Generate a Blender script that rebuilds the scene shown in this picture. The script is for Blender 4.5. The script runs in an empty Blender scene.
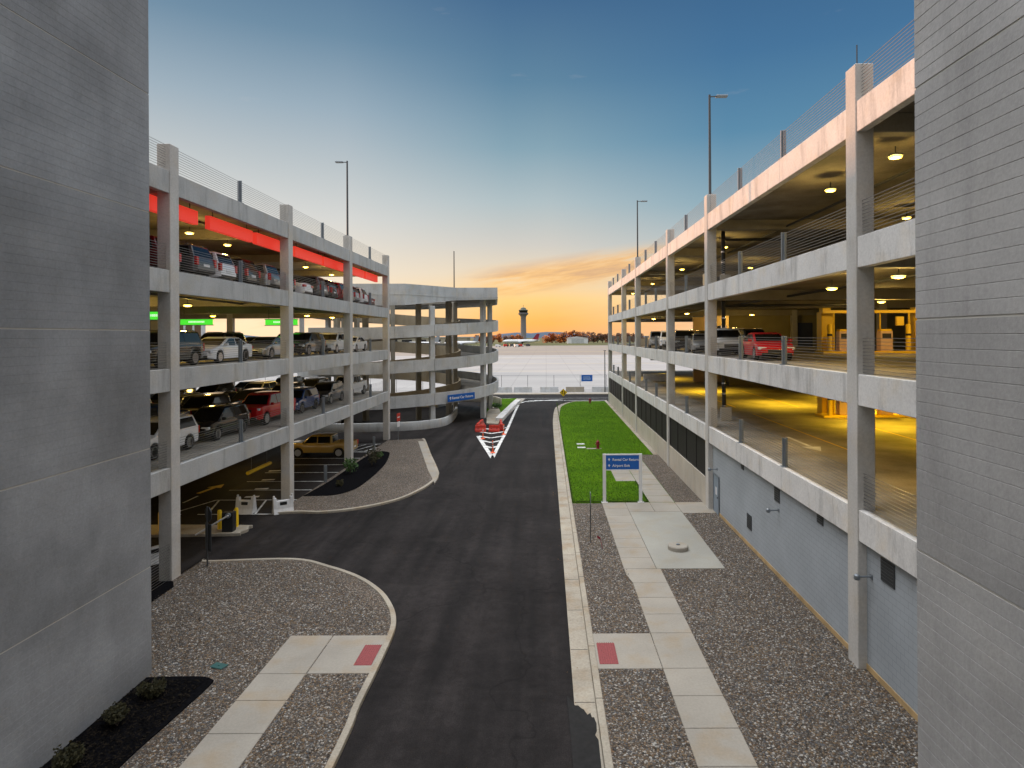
import bpy, bmesh, math, random
from mathutils import Vector, Matrix
R = math.radians
random.seed(7)
S = bpy.context.scene
COL = S.collection
H, F, VX, VY, RS = 10.6, 620.0, 546.0, 336.0, 0.005

def ray(px, py):
    dx, dy = px - VX, py - VY
    return dx - RS * dy, dy + RS * dx
def G(px, py, z=0.0):
    a, b = ray(px, py); Y = F * (H - z) / b
    return (a / F * Y, Y)

# ---------------------------------------------------------------- materials
def new_mat(name):
    m = bpy.data.materials.new(name); m.use_nodes = True
    nt = m.node_tree; b = nt.nodes['Principled BSDF']
    return m, nt, b
def nd(nt, t, **kw):
    n = nt.nodes.new(t)
    for k, v in kw.items():
        if k in n.inputs: n.inputs[k].default_value = v
        else: setattr(n, k, v)
    return n
def L(nt, a, b): nt.links.new(a, b)
def rgb(c): return (c[0], c[1], c[2], 1)
def plain(name, c, rough=.5, metal=0, coat=0, emit=None, es=0, var=0.0, scale=8):
    m, nt, b = new_mat(name)
    b.inputs['Base Color'].default_value = rgb(c); b.inputs['Roughness'].default_value = rough
    b.inputs['Metallic'].default_value = metal; b.inputs['Coat Weight'].default_value = coat
    b.inputs['Coat Roughness'].default_value = .03
    if coat: b.inputs['Specular IOR Level'].default_value = .2
    if emit:
        b.inputs['Emission Color'].default_value = rgb(emit); b.inputs['Emission Strength'].default_value = es
    if var:
        tc = nd(nt, 'ShaderNodeTexCoord'); n = nd(nt, 'ShaderNodeTexNoise', Scale=scale, Detail=6.0)
        L(nt, tc.outputs['Object'], n.inputs['Vector'])
        r = nd(nt, 'ShaderNodeValToRGB')
        r.color_ramp.elements[0].position = .3; r.color_ramp.elements[1].position = .7
        r.color_ramp.elements[0].color = rgb([x * (1 - var) for x in c]); r.color_ramp.elements[1].color = rgb([min(1, x * (1 + var)) for x in c])
        L(nt, n.outputs['Fac'], r.inputs['Fac']); L(nt, r.outputs['Color'], b.inputs['Base Color'])
        bp = nd(nt, 'ShaderNodeBump', Strength=.15, Distance=.02); L(nt, n.outputs['Fac'], bp.inputs['Height']); L(nt, bp.outputs['Normal'], b.inputs['Normal'])
    return m
def ramp(nt, fac, stops, interp='LINEAR'):
    r = nd(nt, 'ShaderNodeValToRGB'); cr = r.color_ramp; cr.interpolation = interp
    while len(cr.elements) < len(stops): cr.elements.new(.5)
    for e, (p, c) in zip(cr.elements, stops): e.position = p; e.color = rgb(c) if len(c) == 3 else c
    L(nt, fac, r.inputs['Fac']); return r
def mixc(nt, fac, a, b, mode='MIX'):
    m = nd(nt, 'ShaderNodeMix', data_type='RGBA', blend_type=mode)
    for s, v in ((0, fac), (6, a), (7, b)):
        if hasattr(v, 'links'): L(nt, v, m.inputs[s])
        else: m.inputs[s].default_value = v if s == 0 else rgb(v)
    return m.outputs[2]
def math_(nt, op, a, b=None, c=None, clamp=False):
    m = nd(nt, 'ShaderNodeMath', operation=op, use_clamp=clamp)
    for i, v in enumerate((a, b, c)):
        if v is None: continue
        if hasattr(v, 'links'): L(nt, v, m.inputs[i])
        else: m.inputs[i].default_value = v
    return m.outputs[0]
def wcoord(nt, scale=(1, 1, 1)):
    g = nd(nt, 'ShaderNodeNewGeometry'); mp = nd(nt, 'ShaderNodeMapping'); mp.inputs['Scale'].default_value = scale
    L(nt, g.outputs['Position'], mp.inputs['Vector']); return mp.outputs['Vector']
def noise(nt, vec, scale, detail=5.0, rough=.55):
    n = nd(nt, 'ShaderNodeTexNoise', Scale=scale, Detail=detail, Roughness=rough); L(nt, vec, n.inputs['Vector']); return n.outputs['Fac']
def concrete(name, c, streak=.35, blotch=.3, rough=.8, fine=.12, tint=(1.0, .9, .75), tintamt=.15):
    """cast concrete: blotches, vertical rain streaks, pin holes, faint warm stains"""
    m, nt, b = new_mat(name)
    w = wcoord(nt); ws = wcoord(nt, (.9, .9, .16))
    n1 = ramp(nt, noise(nt, w, .45, 6), [(.3, [1 - blotch] * 3), (.7, [1 + blotch * .3] * 3)])
    n2 = ramp(nt, noise(nt, ws, 1.6, 8, .72), [(.3, [1 - streak] * 3), (.5, [1, 1, 1])])
    n3 = ramp(nt, noise(nt, w, 14, 4), [(.3, [1 - fine] * 3), (.7, [1 + fine * .4] * 3)])
    n4 = ramp(nt, noise(nt, w, .8, 4), [(.5, [1, 1, 1]), (.72, tint)])
    o = mixc(nt, 1.0, c, n1.outputs[0], 'MULTIPLY'); o = mixc(nt, 1.0, o, n2.outputs[0], 'MULTIPLY')
    o = mixc(nt, 1.0, o, n3.outputs[0], 'MULTIPLY')
    if 'tower' in name:
        oi = nd(nt, 'ShaderNodeObjectInfo'); o = mixc(nt, 1.0, o, ramp(nt, oi.outputs['Random'], [(0, [.82] * 3), (1, [1.12] * 3)]).outputs[0], 'MULTIPLY')
        n5 = ramp(nt, noise(nt, wcoord(nt, (.22, .22, .3)), 1.0, 6, .6), [(.35, [.78] * 3), (.62, [1.05] * 3)]); o = mixc(nt, .8, o, n5.outputs[0], 'MULTIPLY')
    o = mixc(nt, tintamt * 4 if tintamt < .25 else 1, o, n4.outputs[0], 'MULTIPLY')
    L(nt, o, b.inputs['Base Color']); b.inputs['Roughness'].default_value = rough
    bp = nd(nt, 'ShaderNodeBump', Strength=.25, Distance=.02); L(nt, noise(nt, w, 25, 4), bp.inputs['Height']); L(nt, bp.outputs['Normal'], b.inputs['Normal'])
    return m
def gravel(name, cols, size):
    m, nt, b = new_mat(name); w = wcoord(nt)
    wn = nd(nt, 'ShaderNodeTexNoise', Scale=6.0, Detail=2.0); L(nt, w, wn.inputs['Vector'])
    v2 = nd(nt, 'ShaderNodeVectorMath', operation='MULTIPLY_ADD'); L(nt, wn.outputs['Color'], v2.inputs[0]); v2.inputs[1].default_value = (.05, .05, .05); L(nt, w, v2.inputs[2])
    vo = nd(nt, 'ShaderNodeTexVoronoi', Scale=1 / size); L(nt, v2.outputs[0], vo.inputs['Vector'])
    s = nd(nt, 'ShaderNodeSeparateColor'); L(nt, vo.outputs['Color'], s.inputs[0])
    k = len(cols); cr = ramp(nt, s.outputs[0], [(i / k, c) for i, c in enumerate(cols)], 'CONSTANT')
    big = ramp(nt, noise(nt, w, .35, 5), [(.3, [.78] * 3), (.7, [1.12] * 3)])
    gap = ramp(nt, vo.outputs['Distance'], [(.3, [1, 1, 1]), (.85, [.45, .42, .4])])
    br = ramp(nt, s.outputs[1], [(0, [.6] * 3), (1, [1.3] * 3)])
    o = mixc(nt, 1, cr.outputs[0], big.outputs[0], 'MULTIPLY'); o = mixc(nt, 1, o, br.outputs[0], 'MULTIPLY'); o = mixc(nt, 1, o, gap.outputs[0], 'MULTIPLY')
    L(nt, o, b.inputs['Base Color']); b.inputs['Roughness'].default_value = .75
    hgt = math_(nt, 'SUBTRACT', 1.0, vo.outputs['Distance']); hgt = math_(nt, 'ADD', hgt, math_(nt, 'MULTIPLY', s.outputs[2], .8))
    bp = nd(nt, 'ShaderNodeBump', Strength=1.0, Distance=size * .7); L(nt, hgt, bp.inputs['Height']); L(nt, bp.outputs['Normal'], b.inputs['Normal'])
    return m
def asphalt():
    m, nt, b = new_mat('asphalt'); w = wcoord(nt); wy = wcoord(nt, (1, .06, 1)); 
    o = ramp(nt, noise(nt, w, 40, 3), [(.3, (.012, .0105, .0105)), (.7, (.025, .022, .0215))]).outputs[0]
    o = mixc(nt, 1, o, ramp(nt, noise(nt, wy, 1.1, 5), [(.34, [.62] * 3), (.66, [1.5] * 3)]).outputs[0], 'MULTIPLY')
    o = mixc(nt, 1, o, ramp(nt, noise(nt, w, .22, 6, .6), [(.3, [.75] * 3), (.72, [1.4] * 3)]).outputs[0], 'MULTIPLY')
    o = mixc(nt, 1, o, ramp(nt, noise(nt, w, 2.5, 8, .75), [(.36, [.8] * 3), (.5, [1] * 3), (.72, [1.3] * 3)]).outputs[0], 'MULTIPLY')
    o = mixc(nt, ramp(nt, noise(nt, wcoord(nt, (.16, .5, 1)), 1.0, 8, .7), [(.56, [0] * 3), (.76, [.3] * 3)]).outputs[0], o, (.06, .053, .05))
    # crack sealant / wandering dark joints
    vo = nd(nt, 'ShaderNodeTexVoronoi', Scale=.11, feature='DISTANCE_TO_EDGE')
    wn = nd(nt, 'ShaderNodeTexNoise', Scale=.5, Detail=3.0); L(nt, w, wn.inputs['Vector'])
    v2 = nd(nt, 'ShaderNodeVectorMath', operation='MULTIPLY_ADD'); L(nt, wn.outputs['Color'], v2.inputs[0]); v2.inputs[1].default_value = (3, 3, 3); L(nt, w, v2.inputs[2]); L(nt, v2.outputs[0], vo.inputs['Vector'])
    ck = ramp(nt, vo.outputs['Distance'], [(.0, [.45] * 3), (.007, [1] * 3)])
    o = mixc(nt, .6, o, ck.outputs[0], 'MULTIPLY')
    L(nt, o, b.inputs['Base Color'])
    b.inputs['Specular IOR Level'].default_value = .08
    rr = ramp(nt, noise(nt, wy, 1.1, 5), [(.3, [.62] * 3), (.7, [.85] * 3)]); L(nt, rr.outputs[0], b.inputs['Roughness'])
    bp = nd(nt, 'ShaderNodeBump', Strength=.5, Distance=.008); L(nt, noise(nt, w, 60, 3), bp.inputs['Height']); L(nt, bp.outputs['Normal'], b.inputs['Normal'])
    return m
def lawn_mat():
    m, nt, b = new_mat('lawn_grass'); w = wcoord(nt); wx = wcoord(nt, (3, .5, 1))
    o = ramp(nt, noise(nt, w, 5, 7, .7), [(.25, (.028, .078, .002)), (.5, (.058, .142, .003)), (.78, (.12, .21, .006))]).outputs[0]
    o = mixc(nt, 1, o, ramp(nt, noise(nt, w, .25, 5), [(.3, [.75, .8, .75]), (.7, [1.25, 1.15, 1])]).outputs[0], 'MULTIPLY')
    o = mixc(nt, .5, o, ramp(nt, noise(nt, wx, 1, 3), [(.35, [.75] * 3), (.65, [1.2] * 3)]).outputs[0], 'MULTIPLY')
    L(nt, o, b.inputs['Base Color']); b.inputs['Roughness'].default_value = .9
    bp = nd(nt, 'ShaderNodeBump', Strength=.8, Distance=.05); L(nt, noise(nt, w, 22, 5), bp.inputs['Height']); L(nt, bp.outputs['Normal'], b.inputs['Normal'])
    return m
def block_wall_mat():
    m, nt, b = new_mat('painted_block'); g = nd(nt, 'ShaderNodeNewGeometry'); s = nd(nt, 'ShaderNodeSeparateXYZ'); L(nt, g.outputs['Position'], s.inputs[0])
    cb = nd(nt, 'ShaderNodeCombineXYZ'); L(nt, s.outputs[1], cb.inputs[0]); L(nt, s.outputs[2], cb.inputs[1])
    br = nd(nt, 'ShaderNodeTexBrick', Scale=1.0); br.inputs['Brick Width'].default_value = .41; br.inputs['Row Height'].default_value = .205
    br.inputs['Mortar Size'].default_value = .008; br.inputs['Color1'].default_value = rgb((.36, .395, .43)); br.inputs['Color2'].default_value = rgb((.37, .405, .44)); br.inputs['Mortar'].default_value = rgb((.26, .29, .32))
    L(nt, cb.outputs[0], br.inputs['Vector'])
    w = wcoord(nt)
    o = mixc(nt, 1, br.outputs['Color'], ramp(nt, noise(nt, w, .5, 5), [(.3, [.88] * 3), (.7, [1.06] * 3)]).outputs[0], 'MULTIPLY')
    L(nt, o, b.inputs['Base Color']); b.inputs['Roughness'].default_value = .7
    bp = nd(nt, 'ShaderNodeBump', Strength=.4, Distance=.01, invert=True); L(nt, br.outputs['Fac'], bp.inputs['Height']); L(nt, bp.outputs['Normal'], b.inputs['Normal'])
    return m
def apron_mat(name, c1, c2, slab):
    m, nt, b = new_mat(name); w = wcoord(nt)
    br = nd(nt, 'ShaderNodeTexBrick', Scale=1.0, offset=0.0); br.inputs['Brick Width'].default_value = slab; br.inputs['Row Height'].default_value = slab
    br.inputs['Mortar Size'].default_value = .12; br.inputs['Color1'].default_value = rgb(c1); br.inputs['Color2'].default_value = rgb(c2); br.inputs['Mortar'].default_value = rgb([x * .8 for x in c1])
    L(nt, w, br.inputs['Vector'])
    wx = wcoord(nt, (.3, 1, 1))
    o = mixc(nt, 1, br.outputs['Color'], ramp(nt, noise(nt, wx, .05, 7, .65), [(.3, [.82] * 3), (.7, [1.08] * 3)]).outputs[0], 'MULTIPLY')
    L(nt, o, b.inputs['Base Color']); b.inputs['Roughness'].default_value = .75
    return m
M = {}
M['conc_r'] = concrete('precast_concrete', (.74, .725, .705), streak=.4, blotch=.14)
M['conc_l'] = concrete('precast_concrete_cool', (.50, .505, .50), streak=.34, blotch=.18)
M['conc_col'] = concrete('column_concrete', (.58, .56, .53), streak=.12, blotch=.15)
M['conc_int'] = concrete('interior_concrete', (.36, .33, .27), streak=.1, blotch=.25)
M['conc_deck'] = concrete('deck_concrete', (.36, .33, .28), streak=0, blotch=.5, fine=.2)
M['conc_helix'] = concrete('ramp_concrete', (.58, .60, .61), streak=.26, blotch=.2)
M['conc_shade_tan'] = concrete('shade_tan_concrete', (.44, .37, .26), streak=.2, blotch=.2)  # tan holds the shade of the ramp's inner side in its colour
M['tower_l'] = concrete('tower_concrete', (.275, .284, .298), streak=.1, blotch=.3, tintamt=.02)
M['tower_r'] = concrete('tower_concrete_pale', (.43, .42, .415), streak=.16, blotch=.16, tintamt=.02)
M['walk'] = concrete('walk_concrete', (.345, .315, .268), streak=0, blotch=.16, fine=.1, tint=(.98, .84, .66), tintamt=.2)
M['pad'] = concrete('pad_concrete', (.335, .325, .285), streak=0, blotch=.14, fine=.08)
M['curb'] = concrete('curb_concrete', (.40, .355, .285), streak=0, blotch=.25, fine=.2, tint=(.82, .66, .48), tintamt=.22)
M['wallbase'] = concrete('base_wall_concrete', (.55, .5, .42), streak=.2, blotch=.15)
M['tan'] = plain('tan_sealant', (.45, .31, .15), .8, var=.2, scale=2)
M['gravel'] = gravel('river_gravel', [(.125, .092, .062), (.225, .182, .14), (.075, .06, .046), (.285, .245, .20), (.19, .112, .055), (.39, .35, .30), (.10, .083, .07), (.17, .118, .07), (.12, .115, .11), (.085, .06, .042)], .043)
M['asphalt'] = asphalt()
M['lawn'] = lawn_mat(); M['lawn'].node_tree.nodes['Principled BSDF'].inputs['Specular IOR Level'].default_value = .05
M['joint'] = plain('joint_sealant', (.50, .48, .44), .8)
M['mulch'] = plain('dark_mulch', (.005, .005, .006), 1.0, var=.6, scale=12); M['mulch'].node_tree.nodes['Principled BSDF'].inputs['Specular IOR Level'].default_value = .05
M['block'] = block_wall_mat()
M['apron'] = apron_mat('apron_concrete', (.38, .355, .335), (.36, .335, .32), 7.5)
M['apron_tan'] = apron_mat('apron_old_concrete', (.29, .24, .20), (.27, .225, .185), 7.5)
M['field'] = plain('dry_field', (.085, .085, .022), .95, var=.3, scale=.02)
M['paint'] = plain('white_road_paint', (.66, .66, .64), .7, var=.35, scale=2.2)
M['paint_y'] = plain('yellow_road_paint', (.75, .5, .06), .7, var=.15, scale=3)
M['steel'] = plain('galvanised_steel', (.25, .28, .31), .45, .6)
M['steel_dark'] = plain('dark_steel', (.08, .085, .09), .5, .5)
M['cable'] = plain('steel_cable', (.22, .22, .22), .4, .7)
M['black'] = plain('black_plastic', (.012, .012, .013), .5)
M['mesh'] = plain('black_screen', (.016, .013, .012), .6)
M['white'] = plain('white_paint', (.75, .75, .76), .45)
M['offwhite'] = plain('white_polyethylene', (.62, .62, .62), .5, var=.12, scale=4)
M['red'] = plain('red_panel', (.72, .028, .02), .45, emit=(1, .06, .035), es=.55)  # red emission makes the panels glow beyond the light falling on them
M['barrier_red'] = plain('red_polyethylene', (.52, .03, .015), .45, var=.15, scale=3)
M['orange'] = plain('orange_plastic', (.9, .12, .02), .5)
M['yellow'] = plain('safety_yellow', (.85, .55, .01), .5)
M['blue_sign'] = plain('blue_sign_sheet', (.004, .11, .46), .6)
M['green_lit'] = plain('green_lit_sign', (.05, .6, .03), .4, emit=(.08, .85, .04), es=.9)
M['pale_lit'] = plain('pale_lit_letters', (.8, .9, .75), .4, emit=(.75, .95, .7), es=.9)
M['dome'] = plain('red_detectable_tile', (.25, .05, .052), .7, var=.25, scale=20)
M['maroon'] = plain('maroon_paint', (.25, .01, .03), .4)
M['glass'] = plain('car_glass', (.006, .007, .008), .05)
M['tyre'] = plain('tyre_rubber', (.012, .012, .012), .85)
M['rim'] = plain('alloy_rim', (.5, .5, .52), .3, .9)
M['chrome'] = plain('bright_trim', (.55, .55, .57), .2, 1)
M['grille'] = plain('black_grille', (.01, .01, .01), .4)
M['headlamp'] = plain('headlamp_lens', (.7, .72, .75), .08, coat=.6)
M['taillamp'] = plain('taillamp_lens', (.5, .01, .015), .12, coat=.6)
M['leaf_green'] = plain('shrub_leaf', (.035, .09, .012), .7)
M['leaf_olive'] = plain('olive_leaf', (.03, .026, .005), .85)
M['leaf_orange'] = plain('autumn_orange_leaf', (.58, .17, .028), .8)
M['leaf_rust'] = plain('rust_leaf', (.30, .10, .035), .8)
M['leaf_brown'] = plain('bare_brown_twig', (.17, .115, .09), .9)
M['bark'] = plain('bark', (.06, .045, .035), .9)
M['lamp_glow'] = plain('lamp_lens', (.9, .7, .3), .4, emit=(1, .56, .05), es=9)
M['olive_wall'] = plain('olive_wall_paint', (.30, .25, .10), .7, var=.1, scale=1)
M['cream_wall'] = plain('cream_wall', (.62, .45, .25), .7, var=.1, scale=1)
M['pump'] = plain('pump_enamel', (.62, .42, .3), .4)
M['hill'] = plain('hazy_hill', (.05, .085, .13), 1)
M['wheelarch'] = plain('underbody', (.008, .008, .008), .9)

# ---------------------------------------------------------------- mesh builder
class MB:
    def __init__(s): s.v = []; s.f = []; s.mi = []; s.mats = []
    def _m(s, m):
        if m is None: return 0
        if m not in s.mats: s.mats.append(m)
        return s.mats.index(m)
    def add(s, vs, fs, m=None):
        o = len(s.v); s.v += [tuple(v) for v in vs]; k = s._m(m)
        for f in fs: s.f.append([i + o for i in f]); s.mi.append(k)
    def box(s, x0, x1, y0, y1, z0, z1, m=None):
        vs = [(x, y, z) for z in (z0, z1) for x, y in ((x0, y0), (x1, y0), (x1, y1), (x0, y1))]
        s.add(vs, [(3, 2, 1, 0), (4, 5, 6, 7), (0, 1, 5, 4), (1, 2, 6, 5), (2, 3, 7, 6), (3, 0, 4, 7)], m); return s
    def prism(s, poly, z0, z1, m=None):
        n = len(poly)
        if sum(poly[i][0] * poly[(i + 1) % n][1] - poly[(i + 1) % n][0] * poly[i][1] for i in range(n)) < 0: poly = poly[::-1]
        vs = [(x, y, z0) for x, y in poly] + [(x, y, z1) for x, y in poly]
        s.add(vs, [tuple(range(n - 1, -1, -1)), tuple(range(n, 2 * n))] + [(i, (i + 1) % n, n + (i + 1) % n, n + i) for i in range(n)], m); return s
    def tube(s, p, q, r, n=6, m=None, r2=None):
        p, q = Vector(p), Vector(q); d = (q - p).normalized(); r2 = r if r2 is None else r2
        u = d.orthogonal().normalized(); w = d.cross(u)
        vs = []
        for c, rr in ((p, r), (q, r2)):
            for i in range(n):
                t = 2 * math.pi * i / n + math.pi / n; vs.append(c + (u * math.cos(t) + w * math.sin(t)) * rr)
        s.add(vs, [(i, (i + 1) % n, n + (i + 1) % n, n + i) for i in range(n)] + [tuple(range(n - 1, -1, -1)), tuple(range(n, 2 * n))], m); return s
    def lathe(s, prof, n=16, m=None, o=(0, 0, 0), axis='Z'):
        vs = []
        for r, z in prof:
            for i in range(n):
                t = 2 * math.pi * i / n; x, y = r * math.cos(t), r * math.sin(t)
                vs.append((o[0] + x, o[1] + y, o[2] + z) if axis == 'Z' else (o[0] + x, o[1] - z, o[2] + y))
        k = len(prof)
        fs = [(j * n + i, j * n + (i + 1) % n, (j + 1) * n + (i + 1) % n, (j + 1) * n + i) for j in range(k - 1) for i in range(n)]
        fs += [tuple(range(n - 1, -1, -1)), tuple(range((k - 1) * n, k * n))]
        s.add(vs, fs, m); return s
    def loft(s, rings, m=None, closed=True, caps=True):
        n = len(rings[0]); vs = [v for r in rings for v in r]
        fs = [(j * n + i, j * n + (i + 1) % n, (j + 1) * n + (i + 1) % n, (j + 1) * n + i) for j in range(len(rings) - 1) for i in range(n if closed else n - 1)]
        if caps: fs += [tuple(range(n - 1, -1, -1)), tuple(range((len(rings) - 1) * n, len(rings) * n))]
        s.add(vs, fs, m); return s
    def quad(s, a, b, c, d, m=None): s.add([a, b, c, d], [(0, 1, 2, 3)], m); return s
    def build(s, name, mat=None, parent=None, bevel=0, smooth=None, seg=2, recalc=True):
        me = bpy.data.meshes.new(name); me.from_pydata(s.v, [], s.f)
        for mm in ([mat] if mat and not s.mats else s.mats): me.materials.append(mm)
        if s.mats: me.polygons.foreach_set('material_index', s.mi)
        bm = bmesh.new(); bm.from_mesh(me)
        if recalc: bmesh.ops.recalc_face_normals(bm, faces=bm.faces)
        if bevel: bmesh.ops.bevel(bm, geom=[e for e in bm.edges if len(e.link_faces) == 2 and e.calc_face_angle(0) > .5], offset=bevel, segments=seg, affect='EDGES', profile=.5)
        bm.to_mesh(me); bm.free()
        if smooth is not None:
            me.polygons.foreach_set('use_smooth', [True] * len(me.polygons)); me.set_sharp_from_angle(angle=R(smooth))
        o = bpy.data.objects.new(name, me); COL.objects.link(o)
        if parent: o.parent = parent
        return o
def tag(o, label=None, cat=None, group=None, kind=None):
    if label: o['label'] = label
    if cat: o['category'] = cat
    if group: o['group'] = group
    if kind: o['kind'] = kind
    return o
def empty(name, label, cat, loc=(0, 0, 0), rz=0, group=None):
    o = bpy.data.objects.new(name, None); COL.objects.link(o); o.location = loc; o.rotation_euler = (0, 0, rz)
    return tag(o, label, cat, group)
KIDS = {}
def kids(o):
    return [c for c in bpy.data.objects if c.parent == o]
def copy_tree(o, parent=None, cache=None):
    c = o.copy(); COL.objects.link(c)
    if parent is not None: c.parent = parent
    for ch in PROTO_KIDS.get(o.name, ()): copy_tree(ch, c)
    return c
PROTO_KIDS = {}
def remember(o):
    PROTO_KIDS[o.name] = kids(o)
    for c in PROTO_KIDS[o.name]: remember(c)
def struct(o): o['kind'] = 'structure'; return o
def text(name, body, size, mat, parent, loc, rot, align='LEFT', ext=.004):
    cu = bpy.data.curves.new(name, 'FONT'); cu.body = body; cu.size = size; cu.extrude = ext; cu.align_x = align
    cu.materials.append(mat); o = bpy.data.objects.new(name, cu); COL.objects.link(o)
    cu.offset = size * .018
    bpy.context.view_layer.update(); me = bpy.data.meshes.new_from_object(o.evaluated_get(bpy.context.evaluated_depsgraph_get())); bpy.data.objects.remove(o)
    o = bpy.data.objects.new(name, me); COL.objects.link(o)
    o.location = loc; o.rotation_euler = rot; o.parent = parent; return o
def offset_path(pts, d):
    out = []
    for i, p in enumerate(pts):
        a = Vector(pts[max(i - 1, 0)]); c = Vector(pts[min(i + 1, len(pts) - 1)]); t = (c - a).normalized()
        out.append((p[0] - t.y * d, p[1] + t.x * d))
    return out
def smooth_path(pts, n=6):
    out = []
    P = [pts[0]] + list(pts) + [pts[-1]]
    for i in range(1, len(P) - 2):
        p0, p1, p2, p3 = [Vector(P[j]) for j in (i - 1, i, i + 1, i + 2)]
        for k in range(n):
            t = k / n
            out.append(tuple(.5 * ((2 * p1) + (p2 - p0) * t + (2 * p0 - 5 * p1 + 4 * p2 - p3) * t * t + (3 * p1 - p0 - 3 * p2 + p3) * t ** 3)))
    out.append(tuple(pts[-1])); return out
def strip(mb, pts, d0, d1, z0, z1, m=None):
    a, b = offset_path(pts, d0), offset_path(pts, d1)
    mb.loft([[(p[0], p[1], z0), (q[0], q[1], z0), (q[0], q[1], z1), (p[0], p[1], z1)] for p, q in zip(a, b)], m); return mb
def leafball(mb, c, r, n, size, mats, rng, flat=1.0, hollow=.35):
    for _ in range(n):
        d = Vector((rng.gauss(0, 1), rng.gauss(0, 1), rng.gauss(0, 1))).normalized() * (hollow + (1 - hollow) * rng.random() ** .6)
        p = Vector(c) + Vector((d.x * r[0], d.y * r[1], d.z * r[2]))
        u = Vector((rng.gauss(0, 1), rng.gauss(0, 1), rng.gauss(0, 1))).normalized(); w = u.orthogonal().normalized(); s_ = size * rng.uniform(.6, 1.3)
        mb.quad(p - u * s_ - w * s_ * .5, p + u * s_ * .3 - w * s_ * .6, p + u * s_ + w * s_ * .4, p - u * s_ * .4 + w * s_ * .6, rng.choice(mats))

# ---------------------------------------------------------------- camera, world, sun
cam = bpy.data.cameras.new('camera'); co = bpy.data.objects.new('camera', cam); COL.objects.link(co)
cam.sensor_width = 36; cam.lens = F / 1024 * 36; cam.shift_x = (512 - VX) / 1024; cam.shift_y = (VY - 384) / 1024
cam.clip_end = 20000; cam.clip_start = .1
rt = Vector((1, 0, -RS)).normalized(); bk = Vector((0, -1, 0)); up = bk.cross(rt).normalized()
mw = Matrix((rt, up, bk)).transposed().to_4x4(); mw.translation = (0, 0, H); co.matrix_world = mw
S.camera = co
SUN_AZ, SUN_EL = -50, 3.5
w = bpy.data.worlds.new('World'); S.world = w; w.use_nodes = True
nt = w.node_tree; bg = nt.nodes['Background']
sky = nd(nt, 'ShaderNodeTexSky', sky_type='NISHITA', sun_disc=False, sun_elevation=R(SUN_EL), sun_rotation=R(SUN_AZ))
tc = nd(nt, 'ShaderNodeTexCoord'); sp = nd(nt, 'ShaderNodeSeparateXYZ'); L(nt, tc.outputs['Generated'], sp.inputs[0])
def lin(*c): return [((x / 255) / 12.92 if x < 10 else (((x / 255) + .055) / 1.055) ** 2.4) for x in c]
z = sp.outputs[2]
azim = math_(nt, 'ARCTAN2', sp.outputs[0], sp.outputs[1])      # 0 ahead, + right
up1 = [(.48, lin(45, 95, 138)), (.54, lin(44, 92, 138)), (.72, (1.5, 1.58, 1.7)), (1, (3.7, 3.8, 3.95))]  # unseen overhead stops raised to fill the scene with soft light
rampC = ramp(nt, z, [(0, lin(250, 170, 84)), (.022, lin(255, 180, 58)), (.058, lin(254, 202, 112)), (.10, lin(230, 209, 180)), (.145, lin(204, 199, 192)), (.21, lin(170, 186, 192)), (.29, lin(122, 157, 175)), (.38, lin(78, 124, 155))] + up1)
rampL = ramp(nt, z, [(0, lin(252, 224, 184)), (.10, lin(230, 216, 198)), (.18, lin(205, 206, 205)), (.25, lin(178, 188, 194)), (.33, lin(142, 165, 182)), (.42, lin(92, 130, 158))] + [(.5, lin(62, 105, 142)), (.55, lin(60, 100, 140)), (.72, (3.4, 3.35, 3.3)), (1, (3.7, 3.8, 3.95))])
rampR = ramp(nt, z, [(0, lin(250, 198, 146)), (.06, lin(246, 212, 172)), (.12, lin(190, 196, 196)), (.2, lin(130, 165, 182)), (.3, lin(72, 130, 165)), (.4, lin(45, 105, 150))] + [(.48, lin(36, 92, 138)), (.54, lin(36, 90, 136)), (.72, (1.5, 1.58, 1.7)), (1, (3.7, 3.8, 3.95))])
fl = math_(nt, 'MULTIPLY_ADD', azim, -4.0, -.25, clamp=True); fr = math_(nt, 'MULTIPLY_ADD', azim, 3.6, -.03, clamp=True)
col = mixc(nt, fl, rampC.outputs[0], rampL.outputs[0]); col = mixc(nt, fr, col, rampR.outputs[0])
# long streaky clouds low above the horizon
cb = nd(nt, 'ShaderNodeCombineXYZ'); L(nt, math_(nt, 'MULTIPLY', azim, 5.0), cb.inputs[0]); L(nt, math_(nt, 'MULTIPLY_ADD', azim, -6.0, math_(nt, 'MULTIPLY', z, 42.0)), cb.inputs[1])
cn = noise(nt, cb.outputs[0], .75, 8, .62)
zt_ = math_(nt, 'MULTIPLY_ADD', azim, -.14, z)
win = ramp(nt, zt_, [(.066, [0] * 3), (.084, [1] * 3), (.106, [1] * 3), (.128, [0] * 3)])
wa = ramp(nt, math_(nt, 'MULTIPLY_ADD', azim, 1.0, .5), [(.34, [0] * 3), (.44, [1] * 3), (.68, [1] * 3), (.8, [0] * 3)])
cm = ramp(nt, cn, [(.34, [0] * 3), (.5, [1] * 3)])
cf = math_(nt, 'MULTIPLY', math_(nt, 'MULTIPLY', cm.outputs[0], win.outputs[0]), wa.outputs[0])
ccol = ramp(nt, cn, [(.36, lin(255, 205, 125)), (.47, lin(250, 186, 92)), (.58, lin(216, 158, 100)), (.7, lin(246, 190, 110))])
col = mixc(nt, math_(nt, 'MULTIPLY', cf, .85), col, ccol.outputs[0])
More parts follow.
